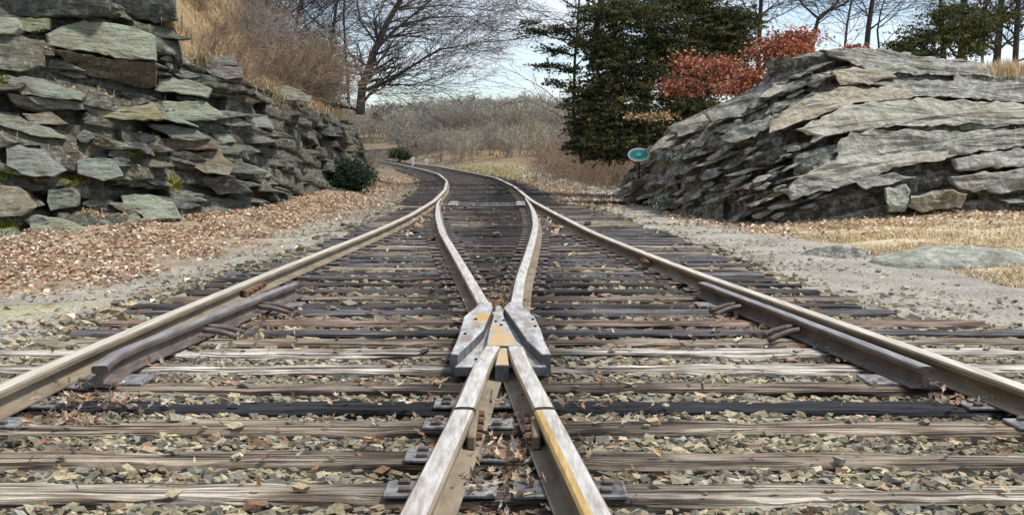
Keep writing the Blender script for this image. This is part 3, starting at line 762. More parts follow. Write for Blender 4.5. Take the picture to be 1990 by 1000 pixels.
# ------------------------------------------------------------------ rock: jointed bedrock bodies
class Blocks:
    """layered rock: courses of random thickness cut by random joints, each block with its own set-back and tilt"""
    def __init__(self, seed, th, ln, amp, deep):
        r = random.Random(seed); self.b = [-2.0]
        while self.b[-1] < 9: self.b.append(self.b[-1] + r.uniform(*th))
        self.b = np.array(self.b); self.rows = []
        for _ in self.b:
            j = [-20.0 - r.random()]
            while j[-1] < 45: j.append(j[-1] + r.uniform(*ln))
            k = len(j); base = r.uniform(-0.5, 0.5) * amp
            self.rows.append((np.array(j), np.array([base + (r.uniform(-1, 1) * amp if r.random() > deep else -r.uniform(1.6, 3.0) * amp) for _ in range(k)]),
                              np.array([r.uniform(-0.35, 0.35) for _ in range(k)]), np.array([r.uniform(-0.16, 0.16) for _ in range(k)])))
    def off(self, u, s):
        i = int(np.searchsorted(self.b, u)) - 1; i = max(0, min(i, len(self.rows) - 1))
        j, o, ta, tb = self.rows[i]; k = int(np.searchsorted(j, s)) - 1; k = max(0, min(k, len(o) - 2))
        uc = (self.b[i] + self.b[min(i + 1, len(self.b) - 1)]) / 2
        e = min(u - self.b[i], self.b[min(i + 1, len(self.b) - 1)] - u, s - j[k], j[k + 1] - s)
        return o[k] + ta[k] * (u - uc) + tb[k] * (s - (j[k] + j[k + 1]) / 2) - 0.06 * max(0.0, 1 - e / 0.05)

LW_PX = [-900, -480, 0, 205, 470, 567, 604, 675, 707, 722]; LW_Y = [10.5, 12.6, 16, 18, 22, 26, 30, 36, 45, 52]
LT_PX = [-900, 150, 215, 335, 350, 400, 470, 560, 620, 690, 722]; LT_Z = [4.6, 4.5, 4.3, 4.1, 3.35, 3.15, 2.95, 2.75, 2.55, 2.40, 0.3]
def left_depth(px, z): return np.interp(px, LW_PX, LW_Y) + 0.34 * z + 0.05 * z * z
def right_depth(px, t): return np.interp(px, RB_PX, RB_Y) + 3.4 * t ** np.interp(px, [1205, 1450, 1720], [2.6, 2.2, 1.2])
R_DIP_PX = [1100, 1600, 1760, 2600]; R_DIP = [0.40, 0.33, 0.06, -0.04]

def build_left_body(parent):
    bl = Blocks(3, (0.10, 0.38), (0.6, 2.6), 0.17, 0.15)
    pxs = np.concatenate([np.linspace(-700, -20, 70), np.linspace(-14, 735, 250)]); ts = np.linspace(0, 1, 95)
    V = []; sdist = 0; prev = None
    for px in pxs:
        yb = float(np.interp(px, LW_PX, LW_Y)); b = np.array([(px - XC) * yb / F, yb])
        if prev is not None: sdist += np.linalg.norm(b - prev)
        prev = b; zt = float(np.interp(px, LT_PX, LT_Z)); col = []
        for t in ts:
            z = -0.35 + (zt + 0.35) * t
            u = z + 0.10 * sdist + 0.12 * mnoise.noise((sdist * 0.5, z * 0.7, 1)); d = bl.off(u, sdist + 0.2 * mnoise.noise((sdist, z * 2, 5)))
            d += 0.10 * fbm(sdist * 0.4, z * 0.6, 2.2, 1.0, 2) + 0.03 * fbm(sdist * 3, z * 8, 7.7, 1.0, 2)
            d *= 1.0 - 0.6 * (t > 0.97)
            Y = left_depth(px, max(z, 0)) ; X = (px - XC) * Y / F
            col.append((X + 0.62 * d, Y - 0.62 * d, z))
        Yt = left_depth(px, zt); Xt = (px - XC) * Yt / F
        col.append((Xt - 0.5, Yt + 0.5, zt + 0.03)); col.append((Xt - 2.2, Yt + 1.6, zt + 0.05)); col.append((Xt - 2.6, Yt + 1.8, zt - 0.6))
        V.append(col)
    V = np.array(V); nx, nz_ = V.shape[:2]
    i = np.arange(nx - 1)[:, None] * nz_ + np.arange(nz_ - 1)[None, :]
    Fq = np.stack([i, i + nz_, i + nz_ + 1, i + 1], -1).reshape(-1, 4)
    return obj('bedrock', mesh_data('bedrock', V.reshape(-1, 3), Fq, mats=[M_rock]), parent, color=(0.115, 0.105, 0.085))  # darker than most slabs: shade of the gaps between them put into the colour

def build_right_body(parent):
    bl = Blocks(8, (0.09, 0.46), (0.7, 3.6), 0.13, 0.12)
    pxs = np.concatenate([np.linspace(1205, 1995, 280), np.linspace(2005, 2480, 60)]); ts = np.linspace(0, 1, 100)
    V = []; g = 0; prev = None; sdist = 0
    for px in pxs:
        yb = float(np.interp(px, RB_PX, RB_Y)); zb = float(np.interp(px, RB_PX, RB_Z)) - 0.35
        yt = yb + 3.4; zt = HC - (float(np.interp(px, RT_PX, RT_PY)) - YH) * yt / F
        xb = (px - XC) * (yb + 1.5) / F
        if prev is not None: dx = xb - prev; sdist += abs(dx); g += float(np.interp(px, R_DIP_PX, R_DIP)) * dx
        prev = xb; col = []
        hard = float(sstep(1500, 1720, px))
        for t in ts:
            z = zb + (zt - zb) * t
            u = z - g + 0.10 * mnoise.noise((sdist * 0.45, z * 0.6, 4)); d = bl.off(u, sdist)
            d = d * (1.15 - 0.55 * hard * (0.4 + 0.6 * float(sstep(0.2, 0.5, t)))) + 0.16 * fbm(sdist * 0.35, u * 0.7, 9.1, 1.0, 3) + 0.03 * fbm(sdist * 1.2, u * 9, 3.3, 1.0, 2)
            Y = right_depth(px, t); X = (px - XC) * Y / F
            e = float(sstep(0, 0.06, t) * sstep(1.0, 0.95, t))
            col.append((X - 0.25 * d * e, Y - 0.75 * d * e, z + 0.45 * d * e))
        col.append((X + 0.1, Y + 0.6, z - 0.02)); col.append((X + 0.3, Y + 1.8, z - 0.5)); col.append((X + 0.3, Y + 1.9, -0.6))
        V.append(col)
    V = np.array(V); nx, nz_ = V.shape[:2]
    i = np.arange(nx - 1)[:, None] * nz_ + np.arange(nz_ - 1)[None, :]
    Fq = np.stack([i, i + nz_, i + nz_ + 1, i + 1], -1).reshape(-1, 4)
    return obj('bedrock', mesh_data('bedrock', V.reshape(-1, 3), Fq, mats=[M_rockr]), parent, color=(0.14, 0.135, 0.12))

def slab(parent, poly, Y, tilt, thick, color, rough=0.03, seg=0.14, name='slab', yaw=0.0, mt=None, jag=2.5):
    """an angular block of rock: outline in frame pixels at its own depth, leaning face, rough broken sides"""
    p = np.array(poly, dtype=float); c = p.mean(0); pc = P(c[0], c[1], Y)
    pts = []
    for a, b in zip(p, np.roll(p, -1, 0)):
        n = max(1, int(np.hypot(*(b - a)) * Y / F / seg))
        for k in range(n): pts.append(a + (b - a) * k / n)
    pts = np.array(pts); n = len(pts); o = rnd.random() * 40
    for k in range(n):
        pts[k] += jag * 17 / Y * np.array([mnoise.noise((pts[k][0] * 0.045 + o, pts[k][1] * 0.09, 1)) * 1.6 + rnd.uniform(-0.5, 0.5), mnoise.noise((pts[k][0] * 0.05 + o, pts[k][1] * 0.09, 8)) * 1.2 + rnd.uniform(-0.4, 0.4)])
    W = []
    for q in pts:
        z = HC - (q[1] - YH) * Y / F; x = (q[0] - XC) * Y / F
        dY = Y + tilt * (z - pc[2]) + yaw * (x - pc[0]); W.append(P(q[0], q[1], dY))
    W = np.array(W); cen = W.mean(0); rings = []
    o = rnd.random() * 40
    for (s, dep) in ((0.86, thick), (0.98, thick * 0.45), (1.0, 0.05), (0.955, 0.0), (0.75, -0.004), (0.5, -0.006), (0.25, -0.006)):
        ring = cen + (W - cen) * s; ring[:, 1] += dep; ring[:, 0] -= dep * 0.25 * np.sign(cen[0]) * -1
        for k in range(n):
            x, y_, z = ring[k]
            d = (fbm(x * 1.3 + o, z * 3.2, y_ * 1.0, 1.0, 3) + 0.5 * fbm(x * 2.2 + o, z * 9.0, y_, 1.0, 2)) * rough; e = mnoise.noise((x * 5 + o, z * 5, y_ * 5)) * rough * 0.7
            ring[k, 1] -= d; ring[k, 0] += e * (1 if s > 0.9 else 0); ring[k, 2] += e * 0.6 * (1 if s > 0.9 else 0)
        rings.append(ring)
    V = np.vstack(rings + [cen[None] + np.array([[0, -0.006, 0]]), cen[None] + np.array([[0, thick, 0]])]); m = len(rings)
    Fs = []
    for r_ in range(m - 1):
        for k in range(n):
            j = (k + 1) % n; Fs.append((r_ * n + k, r_ * n + j, (r_ + 1) * n + j, (r_ + 1) * n + k))
    for k in range(n):
        j = (k + 1) % n; Fs.append(((m - 1) * n + k, (m - 1) * n + j, m * n)); Fs.append((j, k, m * n + 1))
    return obj(name, mesh_data(name, V - cen, Fs, mats=[mt or M_rock]), parent, cen, color)

g_green, g_olive, g_grey, g_dark, g_brown, g_tan, g_pale = (0.42, 0.445, 0.35), (0.40, 0.36, 0.19), (0.26, 0.26, 0.25), (0.085, 0.083, 0.088), (0.20, 0.145, 0.095), (0.30, 0.245, 0.175), (0.36, 0.38, 0.31)
rf = empty('rock_cliff', (-6.5, 20, 0)); tag(rf, 'blocky layered rock face of the cutting with a big overhanging slab', 'rock face')
rf.matrix_world
def lz(py, Y): return HC - (py - YH) * Y / F
build_left_body(rf).location = (6.5, -20, 0)
LEFT = [  # outline, push towards camera, tilt, thickness, colour
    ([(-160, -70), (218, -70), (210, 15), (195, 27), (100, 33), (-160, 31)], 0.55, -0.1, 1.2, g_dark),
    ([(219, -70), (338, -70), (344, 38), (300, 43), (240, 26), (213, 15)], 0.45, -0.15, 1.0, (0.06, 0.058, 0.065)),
    ([(85, 66), (120, 50), (160, 40), (230, 44), (300, 68), (304, 115), (285, 117), (225, 113), (160, 100), (92, 88)], 0.75, 0.45, 1.1, g_green),
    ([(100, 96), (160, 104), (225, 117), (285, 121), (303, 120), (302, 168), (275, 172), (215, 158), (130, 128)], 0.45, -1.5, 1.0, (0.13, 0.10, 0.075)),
    ([(-40, 28), (35, 36), (38, 55), (28, 66), (-40, 64)], 0.5, 0.5, 0.7, g_green),
    ([(38, 36), (92, 34), (96, 55), (60, 61), (38, 56)], 0.4, 0.4, 0.7, (0.25, 0.26, 0.13)),
    ([(-30, 72), (70, 88), (84, 128), (40, 140), (-30, 130)], 0.3, 0.5, 0.8, (0.17, 0.16, 0.12)),
    ([(306, 153), (360, 152), (414, 170), (405, 190), (350, 182), (300, 176)], 0.45, 1.0, 0.9, g_pale),
    ([(178, 210), (300, 203), (318, 232), (235, 233), (180, 224)], 0.5, 0.6, 0.9, g_olive),
    ([(312, 198), (400, 197), (446, 231), (388, 235), (325, 235)], 0.5, 0.55, 0.9, g_green),
    ([(390, 112), (455, 107), (462, 128), (420, 130)], 0.2, 0.4, 0.6, g_grey),
    ([(395, 128), (470, 131), (475, 150), (440, 155), (400, 142)], 0.25, 0.5, 0.7, (0.27, 0.24, 0.24)),
    ([(10, 152), (60, 148), (166, 184), (160, 193), (60, 186), (15, 172)], 0.45, 1.0, 0.8, (0.27, 0.29, 0.25)),
    ([(15, 178), (62, 190), (160, 197), (162, 212), (80, 214), (18, 200)], 0.3, -0.2, 0.8, g_grey),
    ([(12, 285), (40, 281), (80, 290), (122, 333), (100, 346), (40, 341), (10, 322)], 0.45, 0.5, 0.8, (0.29, 0.285, 0.275)),
    ([(150, 312), (190, 307), (228, 318), (234, 343), (200, 351), (152, 338)], 0.45, 0.4, 0.8, (0.32, 0.35, 0.31)),
    ([(230, 379), (290, 379), (330, 394), (354, 424), (285, 426), (245, 402)], 0.5, 0.7, 0.7, g_green),
    ([(58, 432), (90, 424), (132, 426), (176, 455), (150, 463), (70, 463)], 0.45, 0.6, 0.7, g_green),
    ([(316, 272), (370, 267), (430, 274), (428, 290), (320, 293)], 0.4, 0.2, 0.8, g_brown),
    ([(343, 296), (425, 295), (458, 325), (442, 342), (400, 337), (345, 316)], 0.45, 0.6, 0.8, g_tan),
    ([(412, 260), (440, 257), (458, 274), (430, 281)], 0.35, 0.6, 0.6, g_pale),
    ([(44, 222), (95, 219), (126, 240), (62, 243)], 0.35, 0.5, 0.7, (0.36, 0.29, 0.22)),
    ([(90, 371), (145, 369), (149, 400), (96, 411)], 0.35, 0.2, 0.7, (0.24, 0.27, 0.22)),
    ([(478, 216), (518, 226), (534, 250), (492, 246)], 0.3, 0.8, 0.6, (0.33, 0.34, 0.33)),
    ([(505, 170), (560, 168), (606, 186), (604, 198), (540, 192)], 0.3, 0.8, 0.7, (0.26, 0.24, 0.19)),
    ([(-40, 365), (30, 360), (66, 405), (40, 420), (-40, 418)], 0.4, 0.6, 0.8, g_tan),
    ([(-40, 450), (20, 445), (40, 470), (-40, 476)], 0.5, 0.5, 0.7, (0.28, 0.32, 0.27)),
    ([(200, 424), (262, 418), (296, 440), (230, 446)], 0.5, 0.8, 0.5, (0.27, 0.28, 0.22)),
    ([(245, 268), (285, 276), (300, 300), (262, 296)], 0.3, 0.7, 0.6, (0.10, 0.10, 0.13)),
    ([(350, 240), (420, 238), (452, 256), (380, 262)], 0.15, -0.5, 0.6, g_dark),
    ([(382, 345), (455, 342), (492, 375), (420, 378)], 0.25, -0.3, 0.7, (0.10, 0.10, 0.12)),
]
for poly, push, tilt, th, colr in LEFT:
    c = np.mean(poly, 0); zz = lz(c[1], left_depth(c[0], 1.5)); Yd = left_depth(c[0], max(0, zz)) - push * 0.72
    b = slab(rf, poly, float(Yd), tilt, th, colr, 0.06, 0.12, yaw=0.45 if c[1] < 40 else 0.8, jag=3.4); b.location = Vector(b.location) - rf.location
def random_outline(cx, cy, w, h, ang, n=7):
    pts = []
    for k in range(n):
        a = 2 * math.pi * (k + rnd.uniform(-0.3, 0.3)) / n
        q = 0.75 + 0.45 * abs(math.cos(2 * a)) * 0.5 + rnd.uniform(-0.12, 0.12)
        x, y_ = math.cos(a) * w / 2 * q, math.sin(a) * h / 2 * q
        pts.append((cx + x * math.cos(ang) - y_ * math.sin(ang), cy + x * math.sin(ang) + y_ * math.cos(ang)))
    return pts
for k in range(180):
    px = rnd.uniform(-30, 705) if k < 150 else rnd.uniform(-330, -30); Yb = float(np.interp(px, LW_PX, LW_Y)); zt = float(np.interp(px, LT_PX, LT_Z))
    z = rnd.uniform(-0.05, zt - 0.1); Yd = left_depth(px, z)
    py = YH + (HC - z) * F / Yd
    sc = 17.5 / Yd
    poly = random_outline(px, py, rnd.choice([rnd.uniform(40, 90), rnd.uniform(80, 190)]) * sc, rnd.uniform(11, 32) * sc, rnd.uniform(0.05, 0.28))
    sh = rnd.choice([g_grey, (0.27, 0.285, 0.235), g_dark, g_brown, (0.24, 0.205, 0.155), g_grey, (0.16, 0.155, 0.15), (0.20, 0.19, 0.16)])
    f = rnd.uniform(0.65, 1.25) * (0.75 if px > 520 else 1)
    b = slab(rf, poly, float(Yd) - rnd.uniform(-0.10, 0.28), rnd.uniform(-0.15, 0.8), rnd.uniform(0.4, 0.8), tuple(v * f for v in sh), 0.05, 0.17, yaw=rnd.uniform(0.2, 1.3))
    b.location = Vector(b.location) - rf.location

ro = empty('rock_outcrop', (6, 22, 0)); tag(ro, 'broad grey rock outcrop with sloping smooth sheets on the right bank', 'rock outcrop')
build_right_body(ro).location = (-6, -22, 0)
def right_Y(px, py):
    best = None
    for t in np.linspace(0, 1, 41):
        Y = right_depth(px, t); zb = float(np.interp(px, RB_PX, RB_Z)) - 0.35; yt = right_depth(px, 1.0)
        zt = HC - (float(np.interp(px, RT_PX, RT_PY)) - YH) * yt / F
        q = YH + (HC - (zb + (zt - zb) * t)) * F / Y
        if best is None or abs(q - py) < best[0]: best = (abs(q - py), Y)
    return float(best[1])
r_pale, r_green, r_pink, r_dk, r_grey = (0.56, 0.525, 0.45), (0.35, 0.38, 0.33), (0.56, 0.45, 0.34), (0.07, 0.07, 0.075), (0.35, 0.345, 0.33)
RIGHT = [
    ([(1595, 101), (1700, 97), (1790, 112), (1900, 120), (1925, 146), (1800, 142), (1700, 138), (1640, 116)], 0.35, 0.9, 0.9, r_grey),
    ([(1615, 140), (1660, 132), (1720, 135), (1735, 148), (1690, 160), (1632, 163)], 0.45, 0.6, 0.7, r_pink),
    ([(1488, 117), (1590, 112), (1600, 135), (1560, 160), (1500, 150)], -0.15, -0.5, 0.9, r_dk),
    ([(1370, 218), (1420, 196), (1490, 172), (1560, 170), (1540, 190), (1440, 222), (1380, 232)], 0.35, 0.9, 0.8, r_green),
    ([(1500, 232), (1570, 190), (1640, 172), (1760, 178), (1770, 192), (1660, 200), (1580, 226), (1505, 248)], 0.5, 0.8, 0.9, r_pink),
    ([(1560, 248), (1650, 208), (1780, 196), (1990, 205), (2080, 215), (1985, 238), (1860, 240), (1700, 246), (1600, 262)], 0.55, 0.75, 1.0, r_pale),
    ([(1700, 164), (1850, 158), (2060, 166), (2060, 198), (1900, 190), (1760, 184)], 0.25, 0.9, 0.9, r_grey),
    ([(1300, 246), (1365, 226), (1440, 224), (1380, 246), (1320, 262)], 0.3, 0.7, 0.7, r_pale),
    ([(1400, 262), (1490, 230), (1515, 236), (1470, 262), (1420, 275)], 0.4, 0.6, 0.7, r_green),
    ([(1640, 268), (1700, 256), (1860, 258), (1990, 252), (2060, 262), (1980, 284), (1850, 300), (1700, 300), (1630, 308)], 0.5, 0.55, 0.9, (0.38, 0.37, 0.32)),
    ([(1560, 340), (1640, 308), (1760, 300), (1840, 298), (1830, 312), (1740, 326), (1680, 352), (1620, 346)], 0.65, 0.6, 0.9, r_pale),
    ([(1520, 370), (1560, 345), (1640, 350), (1660, 356), (1600, 370), (1540, 384)], 0.6, 0.5, 0.7, r_grey),
    ([(1665, 352), (1720, 340), (1780, 345), (1740, 356), (1680, 366)], 0.7, 0.6, 0.6, r_grey),
    ([(1775, 385), (1850, 375), (1880, 380), (1870, 404), (1790, 408), (1768, 404)], 0.7, 0.1, 0.7, (0.38, 0.29, 0.18)),
    ([(1850, 345), (1990, 330), (2080, 335), (2070, 365), (1940, 372), (1870, 366)], 0.5, 0.5, 0.9, r_grey),
    ([(1850, 310), (1990, 292), (2090, 300), (2080, 326), (1960, 322), (1870, 330)], 0.5, 0.7, 0.9, (0.36, 0.36, 0.33)),
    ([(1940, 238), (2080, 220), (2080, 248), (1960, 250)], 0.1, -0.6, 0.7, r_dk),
    ([(1720, 372), (1760, 360), (1775, 378), (1755, 410), (1730, 408)], 0.7, 0.3, 0.6, r_green),
    ([(1285, 268), (1330, 250), (1345, 262), (1310, 282), (1262, 292)], 0.4, 0.7, 0.6, r_pale),
    ([(1250, 290), (1300, 278), (1320, 286), (1285, 300)], 0.4, 0.6, 0.6, r_grey),
]
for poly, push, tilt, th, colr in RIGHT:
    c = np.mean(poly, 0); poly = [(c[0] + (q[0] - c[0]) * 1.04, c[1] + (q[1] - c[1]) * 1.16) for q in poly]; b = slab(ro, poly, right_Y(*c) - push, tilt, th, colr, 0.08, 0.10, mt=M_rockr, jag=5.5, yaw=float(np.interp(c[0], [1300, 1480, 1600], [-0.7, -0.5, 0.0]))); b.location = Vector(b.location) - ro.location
for k in range(190):
    px = 1215 + (420 * rnd.random() if k % 8 else 1050 * rnd.random()); top = float(np.interp(px, RT_PX, RT_PY)); yb = float(np.interp(px, RB_PX, RB_Y))
    bot = YH + (HC - float(np.interp(px, RB_PX, RB_Z))) * F / yb
    py = rnd.uniform(top + 12, bot + 2); Yd = right_Y(px, py)
    low = py > top + 0.45 * (bot - top)
    w = rnd.uniform(24, 85) if px < 1620 else rnd.uniform(50, 150)
    ang = -math.atan(float(np.interp(px, R_DIP_PX, R_DIP))) + rnd.uniform(-0.12, 0.12)
    sh = rnd.choice([r_grey, r_green, r_dk, r_grey, r_pale] if px > 1580 else [(0.20, 0.20, 0.20), (0.22, 0.24, 0.21), r_dk, r_dk, r_pale, (0.12, 0.12, 0.125)])
    f = rnd.uniform(0.7, 1.05)
    b = slab(ro, random_outline(px, py, w, rnd.uniform(6, 15) if px < 1620 else rnd.uniform(9, 20), ang), Yd - rnd.uniform(0.05, 0.5), rnd.uniform(0.0, 1.3), rnd.uniform(0.35, 0.7), tuple(v * f for v in sh), 0.05, 0.2, mt=M_rockr, jag=3.5, yaw=float(np.interp(px, [1250, 1450, 1620], [-1.3, -0.9, -0.1])) + rnd.uniform(-0.2, 0.2))
    b.location = Vector(b.location) - ro.location

def flat_rock(name, label, px, py, w, h, colr, seed):
    """low whaleback of bedrock showing through the grass"""
    Y = (HC + 0.02) * F / (py - YH); X = (px - XC) * Y / F; r = random.Random(seed); n, m = 72, 30; V = []
    o = r.random() * 30
    for i in range(m + 1):
        q = i / m
        for k in range(n):
            a = 2 * math.pi * k / n; rr = q * (1 + 0.22 * mnoise.noise((math.cos(a) * 1.6 + o, math.sin(a) * 1.6, 0)))
            x, y_ = math.cos(a) * w / 2 * rr, math.sin(a) * h / 2 * rr
            z = 0.16 * (1 - q ** 2.2) - 0.10 * (q > 0.97) + 0.075 * fbm(x * 1.7 + o, y_ * 2.6, 1, 1.0, 4) * (1 - q * 0.3)
            V.append((x, y_, z))
    Fs = [(i * n + k, i * n + (k + 1) % n, (i + 1) * n + (k + 1) % n, (i + 1) * n + k)[::-1] for i in range(m) for k in range(n)]
    b = obj(name, mesh_data(name, V, Fs, mats=[M_rockr], smooth=True), None, (X, Y, float(ground_z(np.array([X]), np.array([Y]))[0]) + 0.0), colr)
    return tag(b, label, 'rock')
flat_rock('ground_rock', 'broad pale green rock hump lying flush in the dry grass', 1880, 503, 2.4, 1.7, (0.36, 0.375, 0.335), 1)
flat_rock('ground_rock', 'small dark broken rock poking through the grass near the gravel path', 1622, 486, 1.0, 0.55, (0.17, 0.18, 0.19), 2)
flat_rock('ground_rock', 'pale rock at the right edge below the outcrop', 1975, 415, 1.6, 1.4, (0.36, 0.38, 0.34), 3)

# ------------------------------------------------------------------ leaves, grass, foliage
def leaf_quads(C, L, Wd, Rm, cols, fold=0.25):
    """diamond leaves with a folded midrib"""
    n = len(C)
    T = np.array([(-0.5, 0, 0), (0.05, -0.5, fold), (0.5, 0, 0), (0.05, 0.5, fold)])
    T = np.repeat(T[None], n, 0); T[:, :, 0] *= L[:, None]; T[:, :, 1:] *= Wd[:, None, None]
    V = (np.einsum('nij,nkj->nki', Rm, T) + C[:, None, :]).reshape(-1, 3)
    b = (np.arange(n) * 4)[:, None, None]
    Fq = (np.array([(0, 1, 2), (0, 2, 3)])[None] + b).reshape(-1, 3)
    return V, Fq, np.repeat(cols, 4, axis=0)

def tilt_rot(n, r, tilt):
    a = r.uniform(0, 2 * math.pi, n); b = r.randn(n) * tilt; c = r.randn(n) * tilt
    ca, sa, cb, sb, cc, sc = np.cos(a), np.sin(a), np.cos(b), np.sin(b), np.cos(c), np.sin(c)
    Rz = np.zeros((n, 3, 3)); Rz[:, 0, 0] = ca; Rz[:, 0, 1] = -sa; Rz[:, 1, 0] = sa; Rz[:, 1, 1] = ca; Rz[:, 2, 2] = 1
    Ry = np.zeros((n, 3, 3)); Ry[:, 0, 0] = cb; Ry[:, 0, 2] = sb; Ry[:, 1, 1] = 1; Ry[:, 2, 0] = -sb; Ry[:, 2, 2] = cb
    Rx = np.zeros((n, 3, 3)); Rx[:, 0, 0] = 1; Rx[:, 1, 1] = cc; Rx[:, 1, 2] = -sc; Rx[:, 2, 1] = sc; Rx[:, 2, 2] = cc
    return Rz @ Ry @ Rx

LEAF_COLS = np.array([(0.50, 0.36, 0.24), (0.62, 0.50, 0.37), (0.38, 0.22, 0.13), (0.74, 0.65, 0.52), (0.24, 0.17, 0.13), (0.54, 0.35, 0.20)]) * 1.12
def oak_leaves(C, size, r, cols):
    """lobed curled leaves for the near track"""
    th = np.linspace(0, 2 * math.pi, 13)[:-1]; rad = np.array([1.0, 0.55, 0.8, 0.42, 0.7, 0.4, 0.75, 0.4, 0.7, 0.42, 0.8, 0.55])
    T = np.vstack([[0, 0, 0], np.stack([np.cos(th) * rad, np.sin(th) * rad * 0.62, 0.28 * (np.cos(th) * rad) ** 2 + 0.3 * np.abs(np.sin(th) * rad)], 1)])
    n = len(C); k = 13
    V = np.einsum('nij,nkj->nki', tilt_rot(n, r, 0.7), np.repeat(T[None], n, 0) * size[:, None, None] * np.stack([np.ones(n), r.uniform(0.5, 1, n), r.uniform(0.6, 2.0, n)], 1)[:, None, :])
    cols = cols * 0.82
    V[:, :, 0] *= 1.35
    V = (V + C[:, None, :]).reshape(-1, 3)
    f = np.array([(0, 1 + i, 1 + (i + 1) % 12) for i in range(12)])
    Fq = (f[None] + (np.arange(n) * k)[:, None, None]).reshape(-1, 3)
    return V, Fq, np.repeat(cols, k, axis=0)

def build_litter():
    r = np.random.RandomState(21); Vs, Fs, Cs, off = [], [], [], 0
    def add(t):
        nonlocal off
        Vs.append(t[0]); Fs.append(t[1] + off); Cs.append(t[2]); off += len(t[0])
    n = 85000
    Y = 8.5 + 52 * r.rand(n) ** 1.6; el = np.where(Y < 26, np.interp(Y, TL_Y, TL_X), xL(Y) - 0.9); w = wall_line(Y) - 0.3
    t = r.rand(n) ** 0.62; X = w + (el + 0.2 - w) * (1 - t)
    edge = np.interp(Y, [8, 12, 16, 24, 40], [2.6, 2.3, 1.7, 1.1, 0.6]); bx = np.interp(Y, [9, 10.7, 12, 16, 22, 30, 40], [-6.4, -5.1, -4.25, -3.85, -3.75, -3.95, -4.4]); cl = np.array([mnoise.noise((x * 1.4, y_ * 0.9, 6)) for x, y_ in zip(X, Y)]); dens = sstep(-0.1, 0.9, bx - X + cl * 0.9) * np.clip(0.5 + 1.3 * cl, 0.12, 1)
    ok = (r.rand(n) < 0.04 + dens) & (np.abs(X) < 0.483 * Y + 2.4) & (X > w)
    X, Y = X[ok], Y[ok]; n = len(X)
    Z = ground_z(X, Y) + r.uniform(0.0, 0.045, n)
    add(leaf_quads(np.stack([X, Y, Z], 1), np.exp(r.randn(n) * 0.3) * 0.085, np.exp(r.randn(n) * 0.3) * 0.05, tilt_rot(n, r, 0.33), LEAF_COLS[r.choice(6, n, p=[.22, .2, .14, .14, .18, .12])] * r.uniform(0.6, 1.2, (n, 1))))
    # on the rock ledges and foot of the right bank
    n = 1700; px = r.uniform(1290, 1990, n); yb = np.interp(px, RB_PX, RB_Y); Y = yb - np.abs(r.randn(n)) * 1.4; X = (px - XC) * Y / F
    add(leaf_quads(np.stack([X, Y, ground_z(X, Y) + r.uniform(0, 0.05, n)], 1), r.uniform(0.06, 0.13, n), r.uniform(0.04, 0.08, n), tilt_rot(n, r, 0.5), LEAF_COLS[r.randint(0, 6, n)] * r.uniform(0.8, 1.2, (n, 1))))
    n = 4200; Y = r.uniform(27, 52, n); X = xR(Y) + 0.8 + np.abs(r.randn(n)) * 1.0
    add(leaf_quads(np.stack([X, Y, ground_z(X, Y) + r.uniform(0, 0.05, n)], 1), r.uniform(0.07, 0.15, n), r.uniform(0.05, 0.09, n), tilt_rot(n, r, 0.5), LEAF_COLS[r.randint(0, 6, n)] * r.uniform(0.6, 1.0, (n, 1))))
    # drifts on the track
    drift = [(-0.03, 5.2, 0.10, 0.9, 260), (-0.1, 9.6, 0.14, 0.7, 420), (-2.45, 6.2, 0.16, 0.7, 170), (-2.3, 5.7, 0.2, 0.25, 90), (2.42, 6.4, 0.12, 0.7, 90), (-0.6, 5.6, 0.35, 0.5, 90), (0.45, 5.5, 0.3, 0.5, 80), (-2.0, 8.2, 0.2, 0.8, 120), (1.9, 8.3, 0.25, 0.8, 120), (-1.75, 21.5, 0.12, 2.5, 240), (0.75, 19.5, 0.12, 2.5, 160), (-0.05, 4.2, 0.12, 0.5, 60), (-3.0, 7.0, 0.4, 1.2, 120), (-1.2, 11, 1.0, 2.0, 160), (0.9, 10, 0.8, 2.0, 130)]
    for (cx, cy, sx, sy, n) in drift:
        X = cx + r.randn(n) * sx; Y = cy + r.randn(n) * sy
        d = np.min(np.abs(Y[:, None] - tie_y[None, :]), axis=1); Z = np.where(d < 0.12, 0.012, -0.03) + r.uniform(0, 0.02, n)
        Z = np.where((np.abs(X + 0.05) < 0.33) & (Y > 6.15) & (Y < 8.5), -0.3, Z)
        cols = LEAF_COLS[r.randint(0, 6, n)] * r.uniform(0.7, 1.15, (n, 1))
        if cy < 12: add(oak_leaves(np.stack([X, Y, Z], 1), r.uniform(0.022, 0.048, n), r, cols))
        else: add(leaf_quads(np.stack([X, Y, Z], 1), r.uniform(0.07, 0.13, n), r.uniform(0.04, 0.07, n), tilt_rot(n, r, 0.5), cols))
    n = 1500; Y = 3.4 + 20 * r.rand(n) ** 1.3; X = r.uniform(-1, 1, n) * np.minimum(0.5 * Y, 3.0)
    d = np.min(np.abs(Y[:, None] - tie_y[None, :]), axis=1); Z = np.where(d < 0.12, 0.012, -0.03)
    Z = np.where((np.abs(X + 0.05) < 0.36) & (Y > 6.0) & (Y < 8.6), -0.3, Z)
    add(oak_leaves(np.stack([X, Y, Z], 1), r.uniform(0.018, 0.04, n), r, LEAF_COLS[r.randint(0, 6, n)] * r.uniform(0.6, 1.1, (n, 1))))
    o = obj('leaf_litter', mesh_data('leaf_litter', np.vstack(Vs), np.vstack(Fs), cols=np.vstack(Cs), mats=[M_leaf]))
    tag(o, 'orange brown fallen oak leaves scattered along the verge and track', 'leaves', None, 'stuff')
build_litter()

